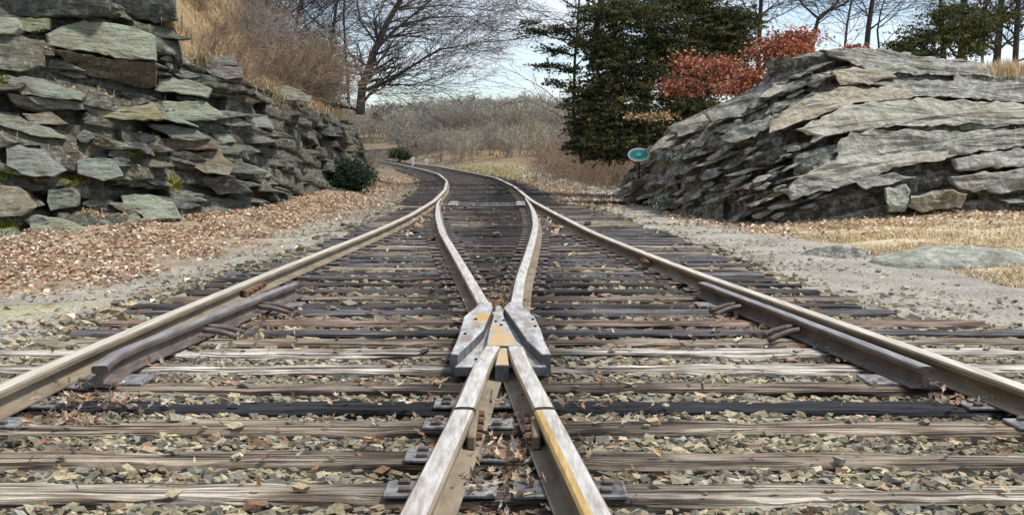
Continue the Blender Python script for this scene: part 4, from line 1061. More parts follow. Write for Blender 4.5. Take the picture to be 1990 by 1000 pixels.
def blades(C, H, Wd, r, cols, lean=0.5, droop=0.35):
    n = len(C); a = r.uniform(0, 2 * math.pi, n); ln = np.abs(r.randn(n)) * lean
    dx, dy = np.cos(a) * ln, np.sin(a) * ln
    px, py = -np.sin(a), np.cos(a)
    V = np.zeros((n, 5, 3))
    side = np.stack([px, py, np.zeros(n)], 1) * Wd[:, None] / 2
    mid = C + np.stack([dx * 0.4, dy * 0.4, np.full(n, 0.6)], 1) * H[:, None]
    tip = C + np.stack([dx, dy, np.clip(1 - droop * ln * ln - 0.1, 0.1, 1)], 1) * H[:, None]
    V[:, 0] = C - side; V[:, 1] = C + side; V[:, 2] = mid + side * 0.8; V[:, 3] = mid - side * 0.8; V[:, 4] = tip
    f = np.array([(0, 1, 2), (0, 2, 3), (3, 2, 4)])
    Fq = (f[None] + (np.arange(n) * 5)[:, None, None]).reshape(-1, 3)
    return V.reshape(-1, 3), Fq, np.repeat(cols, 5, axis=0)
GRASS = np.array([(0.58, 0.45, 0.27), (0.50, 0.38, 0.22), (0.66, 0.54, 0.36), (0.38, 0.28, 0.16), (0.44, 0.39, 0.22)])

def build_grass():
    r = np.random.RandomState(33)
    # hillside above the left rock
    n = 36000; Y = r.uniform(16.5, 52, n); X = wall_line(Y) - np.interp(Y, [8, 19, 23, 27], [2.9, 2.7, 1.7, 0.9]) - 0.2 - r.rand(n) ** 1.3 * 8
    px = XC + F * X / Y; ok = (px > 250) & (px < 760)
    X, Y = X[ok], Y[ok]; n = len(X); cl = np.array([mnoise.noise((x * 1.1, y * 0.6, 0)) for x, y in zip(X, Y)]); ok = r.rand(n) < 0.55 + cl
    X, Y = X[ok], Y[ok]; n = len(X)
    V, Fq, C = blades(np.stack([X, Y, ground_z(X, Y) - 0.02], 1), r.uniform(0.18, 0.5, n), r.uniform(0.012, 0.028, n), r, GRASS[r.choice(5, n, p=[.2, .25, .1, .3, .15])] * r.uniform(0.6, 1.15, (n, 1)) * np.array([0.95, 0.9, 0.85]), 0.9, 0.3)
    o = obj('dry_grass', mesh_data('dry_grass', V, Fq, cols=C, mats=[M_grass])); tag(o, 'tan dead grass covering the slope above the left rock face', 'grass', None, 'stuff')
    # right bank
    n = 56000; Y = r.uniform(8, 21.5, n); X = np.interp(Y, [6, 8, 10, 11.3, 15, 19, 22], [7.3, 6.8, 6.15, 5.7, 5.35, 4.9, 4.65]) - 0.25 + np.abs(r.randn(n)) * 2.5
    ok = (X < 0.483 * Y + 2.6); X, Y = X[ok], Y[ok]; n = len(X)
    cl = np.array([mnoise.noise((x * 1.3, y * 0.9, 3)) for x, y in zip(X, Y)]); ok = (r.rand(n) < 0.6 + cl)
    for (cx, cy, rx, ry) in ((5.85, 13.7, 1.15, 0.75), (4.47, 14.7, 0.5, 0.25), (10.9, 23, 0.9, 0.7)):
        ok &= (((X - cx) / rx) ** 2 + ((Y - cy) / ry) ** 2 > 0.85) | (r.rand(n) < 0.05)
    X, Y = X[ok], Y[ok]; n = len(X)
    V, Fq, C = blades(np.stack([X, Y, ground_z(X, Y) - 0.01], 1), r.uniform(0.025, 0.085, n), r.uniform(0.010, 0.02, n), r, GRASS[r.randint(0, 5, n)] * r.uniform(0.8, 1.35, (n, 1)), 1.6, 0.3)
    o = obj('dry_grass', mesh_data('dry_grass', V, Fq, cols=C, mats=[M_grass])); tag(o, 'short straw coloured grass on the bank below the right outcrop', 'grass', None, 'stuff')
    # yellow green verge beyond the curve
    n = 3000; Y = 66 + 7.5 * r.randn(n); X = xR(Y) + 0.9 + np.abs(r.randn(n)) * 1.2
    V, Fq, C = blades(np.stack([X, Y, ground_z(X, Y)], 1), r.uniform(0.1, 0.26, n), r.uniform(0.04, 0.09, n), r, np.array([(0.46, 0.40, 0.22)]) * r.uniform(0.7, 1.2, (n, 1)), 0.7, 0.3)
    o = obj('verge_grass', mesh_data('verge_grass', V, Fq, cols=C, mats=[M_grass])); tag(o, 'yellow green grass strip along the outside of the far curve', 'grass', None, 'stuff')
    # tuft on top of the outcrop
    n = 900; px = 1955 + r.randn(n) * 22; Y = 23.0 + r.randn(n) * 0.25; X = (px - XC) * Y / F; Z = HC - (150 - YH) * 22.6 / F + r.uniform(-0.05, 0.02, n)
    V, Fq, C = blades(np.stack([X, Y, Z], 1), r.uniform(0.2, 0.55, n), r.uniform(0.012, 0.02, n), r, GRASS[r.randint(0, 3, n)] * r.uniform(0.9, 1.3, (n, 1)), 0.45, 0.3)
    c = V.mean(0); o = obj('grass_tuft', mesh_data('grass_tuft', V - c, Fq, cols=C, mats=[M_grass]), None, c); tag(o, 'golden dry grass tuft on top of the right outcrop', 'grass tuft')
build_grass()

def foliage(ells, per, sub, size, r, cols, spread=0.16, wd=0.4, shell=0.45, bough=0.0):
    """leaf sprays gathered in small clumps spread through ellipsoids given as (px, py, rx, ry, Y)"""
    Cs, Ls = [], []
    for (px, py, rx, ry, Y) in ells:
        c = P(px, py, Y); ax = np.array([rx * Y / F, 0.75 * (rx + ry) / 2 * Y / F, ry * Y / F])
        m = max(3, int(sub * (rx * ry) ** 0.5 / 40)); d = r.randn(m, 3); d /= np.linalg.norm(d, axis=1)[:, None]
        q = c + d * (r.rand(m, 1) ** shell) * ax * r.uniform(0.8, 1.12, (m, 1))
        for k in range(m):
            kk = max(4, int(per * r.uniform(0.5, 1.5))); cv = r.uniform(0.5, 1.65); sp = spread * r.uniform(0.6, 1.5)
            pts = q[k] + r.randn(kk, 3) * np.array([sp * 1.5, sp, sp * 0.62])
            if bough:
                out = (q[k] - c) / (np.linalg.norm(q[k] - c) + 1e-6); out = out + r.randn(3) * 0.35; out[2] = out[2] * 0.35 + 0.12; out[0] *= 1.5; out /= np.linalg.norm(out)
                t_ = r.rand(kk, 1) ** 0.8; L_ = bough * r.uniform(0.6, 1.4)
                pts = q[k] + out * (t_ - 0.5) * L_ + r.randn(kk, 3) * np.array([0.10, 0.10, 0.05]) * (1.15 - t_) * np.array([1.3, 1, 1])
                pts[:, 2] -= 0.18 * L_ * (t_[:, 0] - 0.3) ** 2
            Cs.append(pts); Ls.append(np.repeat((cols[r.randint(len(cols))] * cv)[None], kk, 0))
    C = np.vstack(Cs); col = np.vstack(Ls) * r.uniform(0.8, 1.2, (len(C), 1)); n = len(C)
    return leaf_quads(C, r.uniform(0.6, 1.3, n) * size, r.uniform(0.6, 1.3, n) * size * wd, rand_rot(n, r), col, 0.2)

CEDAR = np.array([(0.080, 0.092, 0.030), (0.115, 0.112, 0.036), (0.062, 0.080, 0.034), (0.140, 0.118, 0.042), (0.055, 0.072, 0.036)]) * 0.95
RUST = np.array([(0.38, 0.125, 0.07), (0.44, 0.19, 0.105), (0.30, 0.09, 0.055), (0.50, 0.28, 0.17), (0.35, 0.14, 0.09)])
def crown(name, root, data, m):
    V, Fq, C = data; o = obj(name, mesh_data(name, V - np.array(root.location), Fq, cols=C, mats=[m]), root); return o

# branching skeletons
def grow(p, d, L, r, lev, out, rn, wob=0.16, up=0.05, kids=(2, 4), ang=(0.45, 0.95), sx=1.5, rmin=0.006, ratio=(0.5, 0.72)):
    n = 4 if lev > 1 else 3; p = np.array(p, float); d = np.array(d, float)
    for i in range(n):
        d = d + np.array([rn.gauss(0, wob) , rn.gauss(0, wob), rn.gauss(0, wob) + up]); d /= np.linalg.norm(d)
        q = p + d * np.array([sx, 1, 1]) * L / n; r2 = max(rmin * 0.7, r * (0.86 if lev else 0.75))
        out.append((tuple(p), tuple(q), r, r2)); p, r = q, r2
        if lev > 0 and (i > 0 or lev < 3):
            for _ in range(rn.randint(*kids) if i == n - 1 else rn.randint(max(0, kids[0] - 1), kids[1] - 1)):
                a = rn.uniform(*ang); v = np.array([rn.gauss(0, 1), rn.gauss(0, 1), rn.gauss(0, 1)]); v -= d * v.dot(d); v /= np.linalg.norm(v) + 1e-9
                grow(p, d * math.cos(a) + v * math.sin(a), L * rn.uniform(*ratio), max(rmin, r * rn.uniform(0.45, 0.7)), lev - 1, out, rn, wob, up, kids, ang, sx, rmin, ratio)
def rel(segs, loc):
    loc = np.array(loc); return [(np.array(a) - loc, np.array(b) - loc, r0, r1) for a, b, r0, r1 in segs]

# cedar group on the right of the track
r_ = np.random.RandomState(44)
def px_path(pts, Y, r0, r1):
    q = [P(x, y_, Y + k * 0.1) for k, (x, y_) in enumerate(pts)]; n = len(q) - 1
    return [(tuple(q[i]), tuple(q[i + 1]), r0 + (r1 - r0) * i / n, r0 + (r1 - r0) * (i + 1) / n) for i in range(n)]
ct = empty('cedar_tree', P(1225, 330, 33)); tag(ct, 'large dense dark cedar tree rising behind the switch stand', 'tree')
sg = px_path([(1262, 330), (1255, 200), (1262, 80), (1270, -60)], 33, 0.13, 0.05)
for a in ((1240, 200, 1170, 130), (1245, 160, 1330, 110), (1255, 100, 1190, 50), (1262, 70, 1380, 30), (1232, 240, 1290, 215)):
    sg += px_path([(a[0], a[1]), ((a[0] + a[2]) / 2, (a[1] + a[3]) / 2 - 5), (a[2], a[3])], 33, 0.05, 0.015)
obj('trunk', segs_mesh('trunk', rel(sg, ct.location), [M_barkdark]), ct)
crown('crown', ct, foliage([(1225, 150, 92, 75, 33), (1180, 95, 52, 55, 33), (1290, 85, 85, 60, 33.5), (1375, 65, 70, 48, 34), (1195, 225, 70, 50, 32.5), (1255, 255, 68, 48, 32.5), (1345, 150, 70, 60, 33.5), (1420, 95, 48, 48, 34), (1200, 275, 55, 25, 32), (1330, 215, 70, 40, 33), (1225, 30, 95, 30, 33), (1330, 10, 90, 28, 34), (1150, 245, 38, 30, 33), (1140, 285, 26, 14, 33), (1160, 190, 40, 40, 33), (1300, 258, 50, 34, 32.6), (1185, 288, 55, 22, 32.4), (1240, 292, 50, 16, 32.2), (1420, 40, 60, 30, 34)], 34, 165, 0.12, r_, CEDAR, 0.155, 0.40, bough=0.85), M_green)
c2 = empty('cedar_tree', P(1115, 300, 36)); tag(c2, 'open see-through cedar with layered sprays, left of the dense cedar', 'tree')
sg = px_path([(1132, 318), (1122, 270), (1114, 220), (1117, 120), (1125, 10), (1130, -60)], 36, 0.07, 0.03)
for a in ((1116, 180, 1080, 160), (1117, 140, 1058, 122), (1119, 110, 1040, 80), (1122, 80, 1020, 58), (1122, 60, 1160, 30), (1118, 130, 1140, 100), (1114, 205, 1095, 195)):
    sg += px_path([(a[0], a[1]), ((a[0] + a[2]) / 2, (a[1] + a[3]) / 2 + 4), (a[2], a[3])], 36, 0.035, 0.01)
obj('trunk', segs_mesh('trunk', rel(sg, c2.location), [M_barkdark]), c2)
crown('crown', c2, foliage([(1045, 62, 36, 14, 36), (1090, 58, 32, 18, 36), (1122, 85, 24, 26, 36), (1078, 98, 42, 10, 36), (1062, 128, 24, 8, 36), (1105, 135, 30, 12, 36), (1085, 162, 24, 8, 36), (1120, 172, 16, 18, 36), (1112, 203, 18, 10, 36), (1150, 20, 46, 14, 36), (1028, 45, 14, 6, 36), (1205, 8, 40, 12, 36)], 26, 50, 0.11, r_, CEDAR * 0.8, 0.11, 0.42, 0.8, bough=0.7), M_green)
c3 = empty('cedar_tree', P(1830, 130, 33)); tag(c3, 'ragged evergreen standing behind the top of the right outcrop', 'tree')
sg = px_path([(1835, 150), (1832, 80), (1828, 0), (1825, -80)], 33, 0.11, 0.04)
obj('trunk', segs_mesh('trunk', rel(sg, c3.location), [M_barkdark]), c3)
crown('crown', c3, foliage([(1800, 72, 58, 30, 33), (1850, 60, 40, 40, 33), (1762, 88, 32, 18, 33), (1885, 92, 26, 22, 33), (1830, 28, 42, 18, 33), (1900, 45, 24, 18, 33), (1790, 105, 50, 12, 33), (1745, 100, 30, 14, 33), (1900, 70, 34, 36, 33.5), (1945, 30, 36, 22, 34), (1870, 20, 40, 16, 34)], 26, 80, 0.115, r_, CEDAR, 0.15, 0.4, 0.6, bough=0.75), M_green)

# brown-leaved oaks
ok_ = empty('oak_sapling', P(1470, 185, 28)); tag(ok_, 'young oak holding rust red dead leaves above the right outcrop', 'tree')
sg = []
for pts in ([(1470, 190), (1480, 130), (1530, 85), (1570, 60)], [(1465, 185), (1420, 150), (1380, 125), (1330, 110)], [(1460, 190), (1390, 175), (1320, 170), (1280, 178)], [(1480, 140), (1500, 100), (1510, 60)], [(1420, 150), (1440, 120), (1450, 95)]):
    sg += px_path(pts, 28, 0.035, 0.008)
obj('trunk', segs_mesh('trunk', rel(sg, ok_.location), [M_bark]), ok_)
crown('crown', ok_, foliage([(1525, 88, 58, 26, 28), (1400, 135, 72, 26, 28), (1325, 168, 48, 18, 28), (1560, 72, 28, 16, 28), (1455, 150, 52, 26, 27.6), (1350, 125, 45, 18, 28.4), (1500, 105, 40, 22, 28), (1545, 100, 40, 16, 27.6), (1430, 175, 40, 16, 27.4)], 13, 90, 0.105, r_, RUST, 0.15, 0.62, 0.7), M_leaf)
o2 = empty('oak_sapling', P(1660, 106, 25.5)); tag(o2, 'small rust red oak shoot peeping over the outcrop crest', 'shrub')
obj('trunk', segs_mesh('trunk', rel(px_path([(1658, 112), (1662, 95), (1668, 84)], 25.5, 0.012, 0.005), o2.location), [M_bark]), o2)
crown('crown', o2, foliage([(1660, 94, 28, 8, 25.5)], 9, 60, 0.11, r_, RUST, 0.07, 0.6), M_leaf)
o3 = empty('oak_sapling', P(1260, 290, 30)); tag(o3, 'thin branch of pale tan leaves in front of the dense cedar', 'shrub')
obj('trunk', segs_mesh('trunk', rel(px_path([(1262, 300), (1258, 250), (1275, 228), (1310, 222)], 30, 0.02, 0.006) + px_path([(1258, 250), (1240, 232), (1212, 226)], 30, 0.012, 0.005), o3.location), [M_bark]), o3)
crown('crown', o3, foliage([(1235, 226, 26, 6, 30), (1280, 224, 30, 8, 30)], 7, 45, 0.12, r_, np.array([(0.42, 0.27, 0.15), (0.50, 0.36, 0.20)]), 0.08, 0.6), M_leaf)

# juniper at the foot of the left face, small far bush
jb = empty('juniper_bush', P(665, 372, 34)); jb.location.z = 0.0; tag(jb, 'dark green juniper bush at the foot of the left rock face', 'bush')
crown('crown', jb, foliage([(665, 338, 44, 30, 34), (690, 350, 26, 22, 33.6), (640, 325, 24, 24, 34.4), (660, 358, 46, 12, 33.7)], 26, 130, 0.13, r_, np.array([(0.022, 0.045, 0.022), (0.030, 0.055, 0.025), (0.018, 0.035, 0.022)]), 0.14, 0.35), M_green)
sg = []
for k in range(7): grow(np.array(jb.location) + np.array([rnd.uniform(-0.2, 0.2), 0, -0.05]), (rnd.uniform(-0.5, 0.5), rnd.uniform(-0.3, 0.3), 1), 0.8, 0.02, 1, sg, rnd)
obj('stem', segs_mesh('stem', rel(sg, jb.location), [M_barkdark]), jb)
fb = empty('green_bush', P(776, 312, 98)); tag(fb, 'small round green bush beside the far end of the track', 'bush')
crown('crown', fb, foliage([(774, 299, 13, 9, 98), (786, 303, 9, 6, 98)], 26, 130, 0.3, r_, np.array([(0.05, 0.075, 0.03), (0.08, 0.09, 0.04)]), 0.2, 0.5), M_green)
iv = empty('ivy_plant', P(1318, 330, 24.4)); tag(iv, 'pale grey green climber hanging on the left end of the outcrop', 'plant')
crown('crown', iv, foliage([(1318, 308, 14, 9, 24.6), (1285, 392, 18, 8, 24.5)], 12, 60, 0.07, r_, np.array([(0.16, 0.22, 0.14), (0.24, 0.29, 0.21)]), 0.08, 0.6), M_green)
# ------------------------------------------------------------------ bare trees
def bare(name, label, hero, Y, seed, grp=None, m=None, lev=2, twigL=1.3, sx=1.5, cat='tree', per=3):
    rn = random.Random(seed); base = P(hero[0][0][0], hero[0][0][1], Y); t = empty(name, base); tag(t, label, cat, grp)
    main, tw = [], []
    for (pts, r0, r1) in [(h[0] if isinstance(h[0][0], tuple) else h, h[1], h[2]) for h in hero_list(hero)]:
        s = px_path(pts, Y, r0, r1); main += s
        n = len(s)
        for i, (a, b, q0, q1) in enumerate(s):
            a, b = np.array(a), np.array(b); d = (b - a) / np.linalg.norm(b - a)
            for _ in range(per if i else max(0, per - 2)):
                f = rn.random(); v = np.array([rn.gauss(0, 1), rn.gauss(0, 1), rn.gauss(0.2, 1)]); v -= d * v.dot(d); v /= np.linalg.norm(v)
                an = rn.uniform(0.5, 1.1)
                grow(a + (b - a) * f, d * math.cos(an) + v * math.sin(an), twigL * rn.uniform(0.5, 1.2), max(0.012, q1 * 0.4), lev, tw, rn, 0.14, 0.05, (2, 3), (0.4, 0.9), sx, 0.006)
        d = (np.array(s[-1][1]) - np.array(s[-1][0])); d /= np.linalg.norm(d)
        grow(s[-1][1], d, twigL * 1.2, r1, lev, tw, rn, 0.14, 0.05, (2, 3), (0.4, 0.9), sx, 0.006)
    obj('trunk', segs_mesh('trunk', rel(main, base), [m or M_barkdark]), t)
    c = obj('crown', segs_mesh('crown', rel(tw, base), [m or M_barkdark]), t)
    return t
def hero_list(h): return h[1:]
def H(base, *br): return [[base]] + list(br)
bare('bare_tree', 'leaning bare tree with long side branches at the end of the left rock face',
     H((700, 215), ([(700, 222), (704, 170), (728, 100), (755, 40), (790, -20), (820, -90)], 0.20, 0.07), ([(728, 100), (760, 65), (790, 40), (850, -10)], 0.08, 0.035), ([(703, 178), (760, 155), (830, 110), (860, 95), (905, 88)], 0.08, 0.02),
       ([(703, 180), (745, 165), (800, 165), (860, 150)], 0.05, 0.015), ([(704, 165), (770, 145), (800, 128)], 0.04, 0.012), ([(735, 90), (700, 40), (690, -20)], 0.06, 0.03), ([(745, 60), (830, 35), (900, 32), (955, 52)], 0.05, 0.012), ([(770, 20), (860, 10), (960, 22)], 0.04, 0.012)), 44, 5, lev=2, twigL=1.6, per=7, m=M_bark)
bare('bare_tree', 'slim forked bare tree between the rust oak and the outcrop crest', H((1590, 100), ([(1576, 112), (1583, 65), (1590, 36), (1600, 26)], 0.07, 0.05), ([(1590, 36), (1560, 10), (1540, -30)], 0.045, 0.02), ([(1592, 36), (1625, 8), (1645, -30)], 0.045, 0.02)), 34, 6, lev=2, twigL=0.8, per=2)
bare('bare_tree', 'straight bare tree behind the middle of the outcrop crest', H((1680, 108), ([(1682, 112), (1688, 50), (1697, -10), (1705, -80)], 0.10, 0.06), ([(1688, 60), (1720, 35), (1745, 10)], 0.035, 0.012), ([(1692, 35), (1665, 10), (1650, -20)], 0.03, 0.012)), 35, 7, lev=2, twigL=1.0, per=2)
bare('bare_tree', 'thin bare tree just left of the ragged evergreen', H((1712, 108), ([(1710, 112), (1705, 60), (1712, 20), (1730, -30)], 0.04, 0.02), ([(1707, 55), (1740, 30), (1760, 0)], 0.025, 0.01)), 36, 8, lev=1, twigL=0.9, per=3)
bare('bare_tree', 'tall dark trunk right of the ragged evergreen', H((1938, 130), ([(1935, 140), (1942, 60), (1948, -20), (1950, -90)], 0.13, 0.09), ([(1944, 40), (1985, 10), (2010, -20)], 0.04, 0.015)), 36, 9, lev=2, twigL=1.2, per=6)
bare('bare_tree', 'dark trunk nearest the right edge behind the golden tuft', H((1975, 130), ([(1972, 140), (1976, 60), (1985, -90)], 0.10, 0.08),), 34, 10, lev=2, twigL=1.2, per=6)
bare('bare_tree', 'dark trunk crossing the evergreen behind the outcrop', H((1868, 120), ([(1866, 130), (1872, 50), (1875, -90)], 0.14, 0.10), ([(1872, 40), (1900, 10), (1920, -20)], 0.04, 0.015)), 38, 11, lev=2, twigL=1.3, per=6)
bare('bare_tree', 'bare tree standing behind the right end of the dense cedar', H((1475, 130), ([(1472, 150), (1476, 60), (1480, -20), (1484, -90)], 0.09, 0.06), ([(1477, 40), (1450, 15), (1430, -20)], 0.03, 0.012), ([(1478, 30), (1510, 5), (1530, -25)], 0.03, 0.012)), 37, 12, lev=2, twigL=1.2, per=6)
bare('bare_tree', 'fine bare tree showing above the open cedar', H((1150, 120), ([(1150, 130), (1158, 60), (1168, 0), (1172, -80)], 0.14, 0.10), ([(1160, 40), (1110, 10), (1060, -20)], 0.05, 0.02), ([(1165, 20), (1230, 0), (1290, -30)], 0.05, 0.02), ([(1155, 90), (1090, 60), (1020, 40)], 0.03, 0.01)), 41, 13, lev=2, twigL=1.5, per=6)
bare('bare_tree', 'bare tree with drooping twigs hanging beside the cedar trunk', H((1125, 260), ([(1125, 290), (1105, 215), (1060, 175), (1000, 140)], 0.035, 0.008), ([(1110, 220), (1060, 200), (1010, 165)], 0.02, 0.007), ([(1115, 240), (1070, 215), (1005, 185)], 0.02, 0.007)), 40, 14, lev=1, twigL=0.9, per=2, m=M_bark)
bare('bare_tree', 'grey bare tree far behind, between the rust oak and the ragged evergreen', H((1640, 100), ([(1640, 110), (1646, 50), (1655, 0), (1660, -60)], 0.06, 0.04), ([(1646, 50), (1610, 25), (1590, 0)], 0.025, 0.01), ([(1648, 35), (1690, 15), (1720, -5)], 0.025, 0.01)), 46, 19, lev=2, twigL=1.4, per=6, m=M_bark)
bare('bare_tree', 'grey bare tree far behind the gap right of the ragged evergreen', H((1910, 120), ([(1908, 130), (1912, 60), (1918, 0), (1920, -60)], 0.07, 0.05), ([(1912, 55), (1950, 30), (1985, 10)], 0.025, 0.01), ([(1913, 40), (1880, 20), (1850, 0)], 0.025, 0.01)), 46, 20, lev=2, twigL=1.4, per=6, m=M_bark)
bare('bare_tree', 'grey bare tree high on the left slope above the brush', H((560, 150), ([(562, 160), (570, 80), (585, 0), (590, -60)], 0.10, 0.06), ([(572, 70), (620, 30), (660, -10)], 0.04, 0.015), ([(578, 40), (540, 0), (520, -30)], 0.04, 0.015)), 48, 15, lev=2, twigL=1.7, per=7)
bare('bare_tree', 'grey bare tree at the back of the left slope, beside the leaning tree', H((640, 160), ([(640, 170), (645, 80), (655, 0), (660, -60)], 0.10, 0.06), ([(646, 70), (600, 30), (580, 0)], 0.04, 0.015), ([(650, 40), (690, 0), (710, -30)], 0.04, 0.015)), 54, 16, lev=2, twigL=2.0, per=7)
bare('bare_tree', 'bare tree with many low twigs above the golden slope', H((500, 110), ([(500, 130), (508, 60), (520, 0), (526, -60)], 0.09, 0.05), ([(508, 60), (550, 30), (590, 10)], 0.04, 0.015), ([(510, 40), (470, 10), (450, -20)], 0.04, 0.015)), 44, 17, lev=2, twigL=1.7, per=7)
bare('bare_tree', 'slender bare tree right behind the leaning tree on the left', H((680, 190), ([(678, 200), (672, 110), (668, 30), (672, -60)], 0.07, 0.04), ([(672, 100), (630, 70), (600, 60)], 0.03, 0.012), ([(670, 60), (720, 20), (750, 0)], 0.03, 0.012)), 50, 18, lev=2, twigL=1.7, per=7)

# ------------------------------------------------------------------ brush
def shrub_mesh(seed, m, h, stems, lev=2, spread=0.7):
    rn = random.Random(seed); out = []
    for k in range(stems):
        grow((rn.gauss(0, 0.22), rn.gauss(0, 0.15), -0.1), (rn.gauss(0, spread), rn.gauss(0, spread), 1), h * rn.uniform(0.45, 0.75), 0.016, lev, out, rn, 0.2, 0.06, (2, 3), (0.35, 0.9), 1.4, 0.007)
    return segs_mesh('stems', out, [m])
br = [shrub_mesh(60 + k, M_twigbrown, 1.5, 16) for k in range(3)]
br2 = [shrub_mesh(70 + k, M_twiggrey, 1.6, 14) for k in range(2)]
def put_shrub(me, px, Y, sc, label, grp, z=None):
    X = (px - XC) * Y / F; zz = float(ground_z(np.array([X]), np.array([Y]))[0]) if z is None else z
    t = empty('bare_shrub', (X, Y, zz), rnd.uniform(-0.5, 0.5)); t.scale = (sc, sc, sc * rnd.uniform(0.85, 1.1)); tag(t, label, 'shrub', grp)
    obj('stems', me, t)
for k in range(52):
    px = rnd.choice([rnd.uniform(455, 700), rnd.uniform(540, 705)]); Y = rnd.uniform(30, 50)
    if (px - XC) * Y / F > wall_line(Y) - 0.6: Y = 34; 
    X = (px - XC) * Y / F
    while X > wall_line(Y) - 0.9 and Y < 60: Y += 1; X = (px - XC) * Y / F
    if px > 590: Y = max(Y, 42.0 + rnd.uniform(0, 8))
    X = (px - XC) * Y / F
    while X > wall_line(Y) - 1.5 and Y < 60: Y += 1; X = (px - XC) * Y / F
    put_shrub(br[k % 3] if k % 4 else br2[k % 2], px, Y, rnd.uniform(0.7, 1.15) * (1.0 if px < 540 else 1.3 if px < 590 else 0.95), 'tangled bare brown shrub in the thicket above the left rock face', 'brush above the left rock face')
for k in range(16):
    px = rnd.uniform(370, 540); Y = rnd.uniform(25, 36); X = (px - XC) * Y / F
    while X > wall_line(Y) - 1.3 and Y < 60: Y += 1; X = (px - XC) * Y / F
    put_shrub(br[k % 3], px, Y, rnd.uniform(0.28, 0.55), 'low wiry shrub dotted over the golden slope above the left rock face', 'low shrubs on the golden slope')
for k, (px, Y, sc) in enumerate([(1075, 50, 0.8), (1105, 48, 1.0), (1130, 46, 1.2), (1150, 44, 1.1), (1170, 42, 1.0), (1185, 39, 0.9), (1140, 52, 1.3), (1100, 58, 1.1), (1160, 50, 1.3), (1060, 62, 0.9)]):
    put_shrub(br[k % 3], px, Y, sc, 'bare brown shrub in the thicket left of the switch stand', 'brush beside the cedar')

def far_wood():
    r = np.random.RandomState(91); T = []
    for k in range(5):
        rn = random.Random(200 + k); out = []
        for s in range(3 if k % 2 else 2):
            grow((rn.gauss(0, 0.3), 0, -0.3), (rn.gauss(0, 0.25), rn.gauss(0, 0.2), 1), 2.4, 0.09, 3, out, rn, 0.13, 0.06, (2, 3), (0.35, 0.85), 1.5, 0.022)
        a = np.array([o[0] for o in out]); b = np.array([o[1] for o in out]); T.append((a, b, np.array([o[2] for o in out]), np.array([o[3] for o in out])))
    Vs, Fs, Cs, off = [], [], [], 0
    pal = np.array([(0.36, 0.325, 0.26), (0.41, 0.375, 0.305), (0.33, 0.28, 0.21), (0.40, 0.37, 0.29), (0.35, 0.325, 0.27)])
    for k in range(430):
        Y = r.uniform(80, 200); px = r.uniform(640, 1180); X = (px - XC) * Y / F
        if X < xR(min(Y, 135)) + 3.0 and Y < 140: continue
        a, b, r0, r1 = T[r.randint(5)]; sc = r.uniform(0.65, 1.2) * (0.62 + 0.42 * (Y > 120)); ang = r.uniform(0, 6.3); ca, sa = math.cos(ang), math.sin(ang)
        M = np.array([[ca, -sa, 0], [sa, ca, 0], [0, 0, 1]]) * sc; base = np.array([X, Y, float(ground_z(np.array([X]), np.array([Y]))[0])])
        sel = r.rand(len(a)) < 0.75
        V, Fq = tubes(a[sel] @ M.T + base, b[sel] @ M.T + base, r0[sel] * sc, r1[sel] * sc, 3)
        Vs.append(V); Fs.append(Fq + off); off += len(V); Cs.append(np.repeat((pal[r.randint(5)] * r.uniform(0.85, 1.15))[None], len(V), 0))
    o = obj('far_woods', mesh_data('far_woods', np.vstack(Vs), np.vstack(Fs), cols=np.vstack(Cs), mats=[M_twig]))
    tag(o, 'grey brown leafless wood on the rise beyond the curve', 'woods', None, 'stuff'); print('far wood faces', len(o.data.polygons))
far_wood()
# dark evergreen on the far rise
fe = empty('far_evergreen', P(765, 235, 150)); tag(fe, 'dark evergreen clump on the far rise beside the leaning tree', 'tree')
crown('crown', fe, foliage([(742, 216, 22, 9, 150), (768, 213, 16, 9, 150), (750, 226, 26, 8, 150)], 9, 60, 0.5, r_, np.array([(0.12, 0.125, 0.09), (0.16, 0.15, 0.12)]), 0.4, 0.5), M_green)
obj('trunk', segs_mesh('trunk', rel(px_path([(765, 240), (764, 205)], 150, 0.15, 0.08), fe.location), [M_barkdark]), fe)

# white marker posts beyond the curve
for (px, lab, slant) in ((802, 'short white marker post beyond the track, left of the pair', 0), (828, 'short white marker post with a slanted board, right of the pair', 1)):
    Y = 88; b = P(px, 312, Y); b[2] = float(ground_z(np.array([b[0]]), np.array([b[1]]))[0]); t = empty('marker_post', b); tag(t, lab, 'marker post')
    obj('post', box_mesh('post', 0.16, 0.12, 0.62, 0.02, [M_white], -0.05), t)
    bd = obj('board', box_mesh('board', 0.24 if not slant else 0.34, 0.05, 0.34 if not slant else 0.22, 0.02, [M_white]), t, (0, -0.09, 0.36))
    if slant: bd.rotation_euler = (0, 0.35, 0)

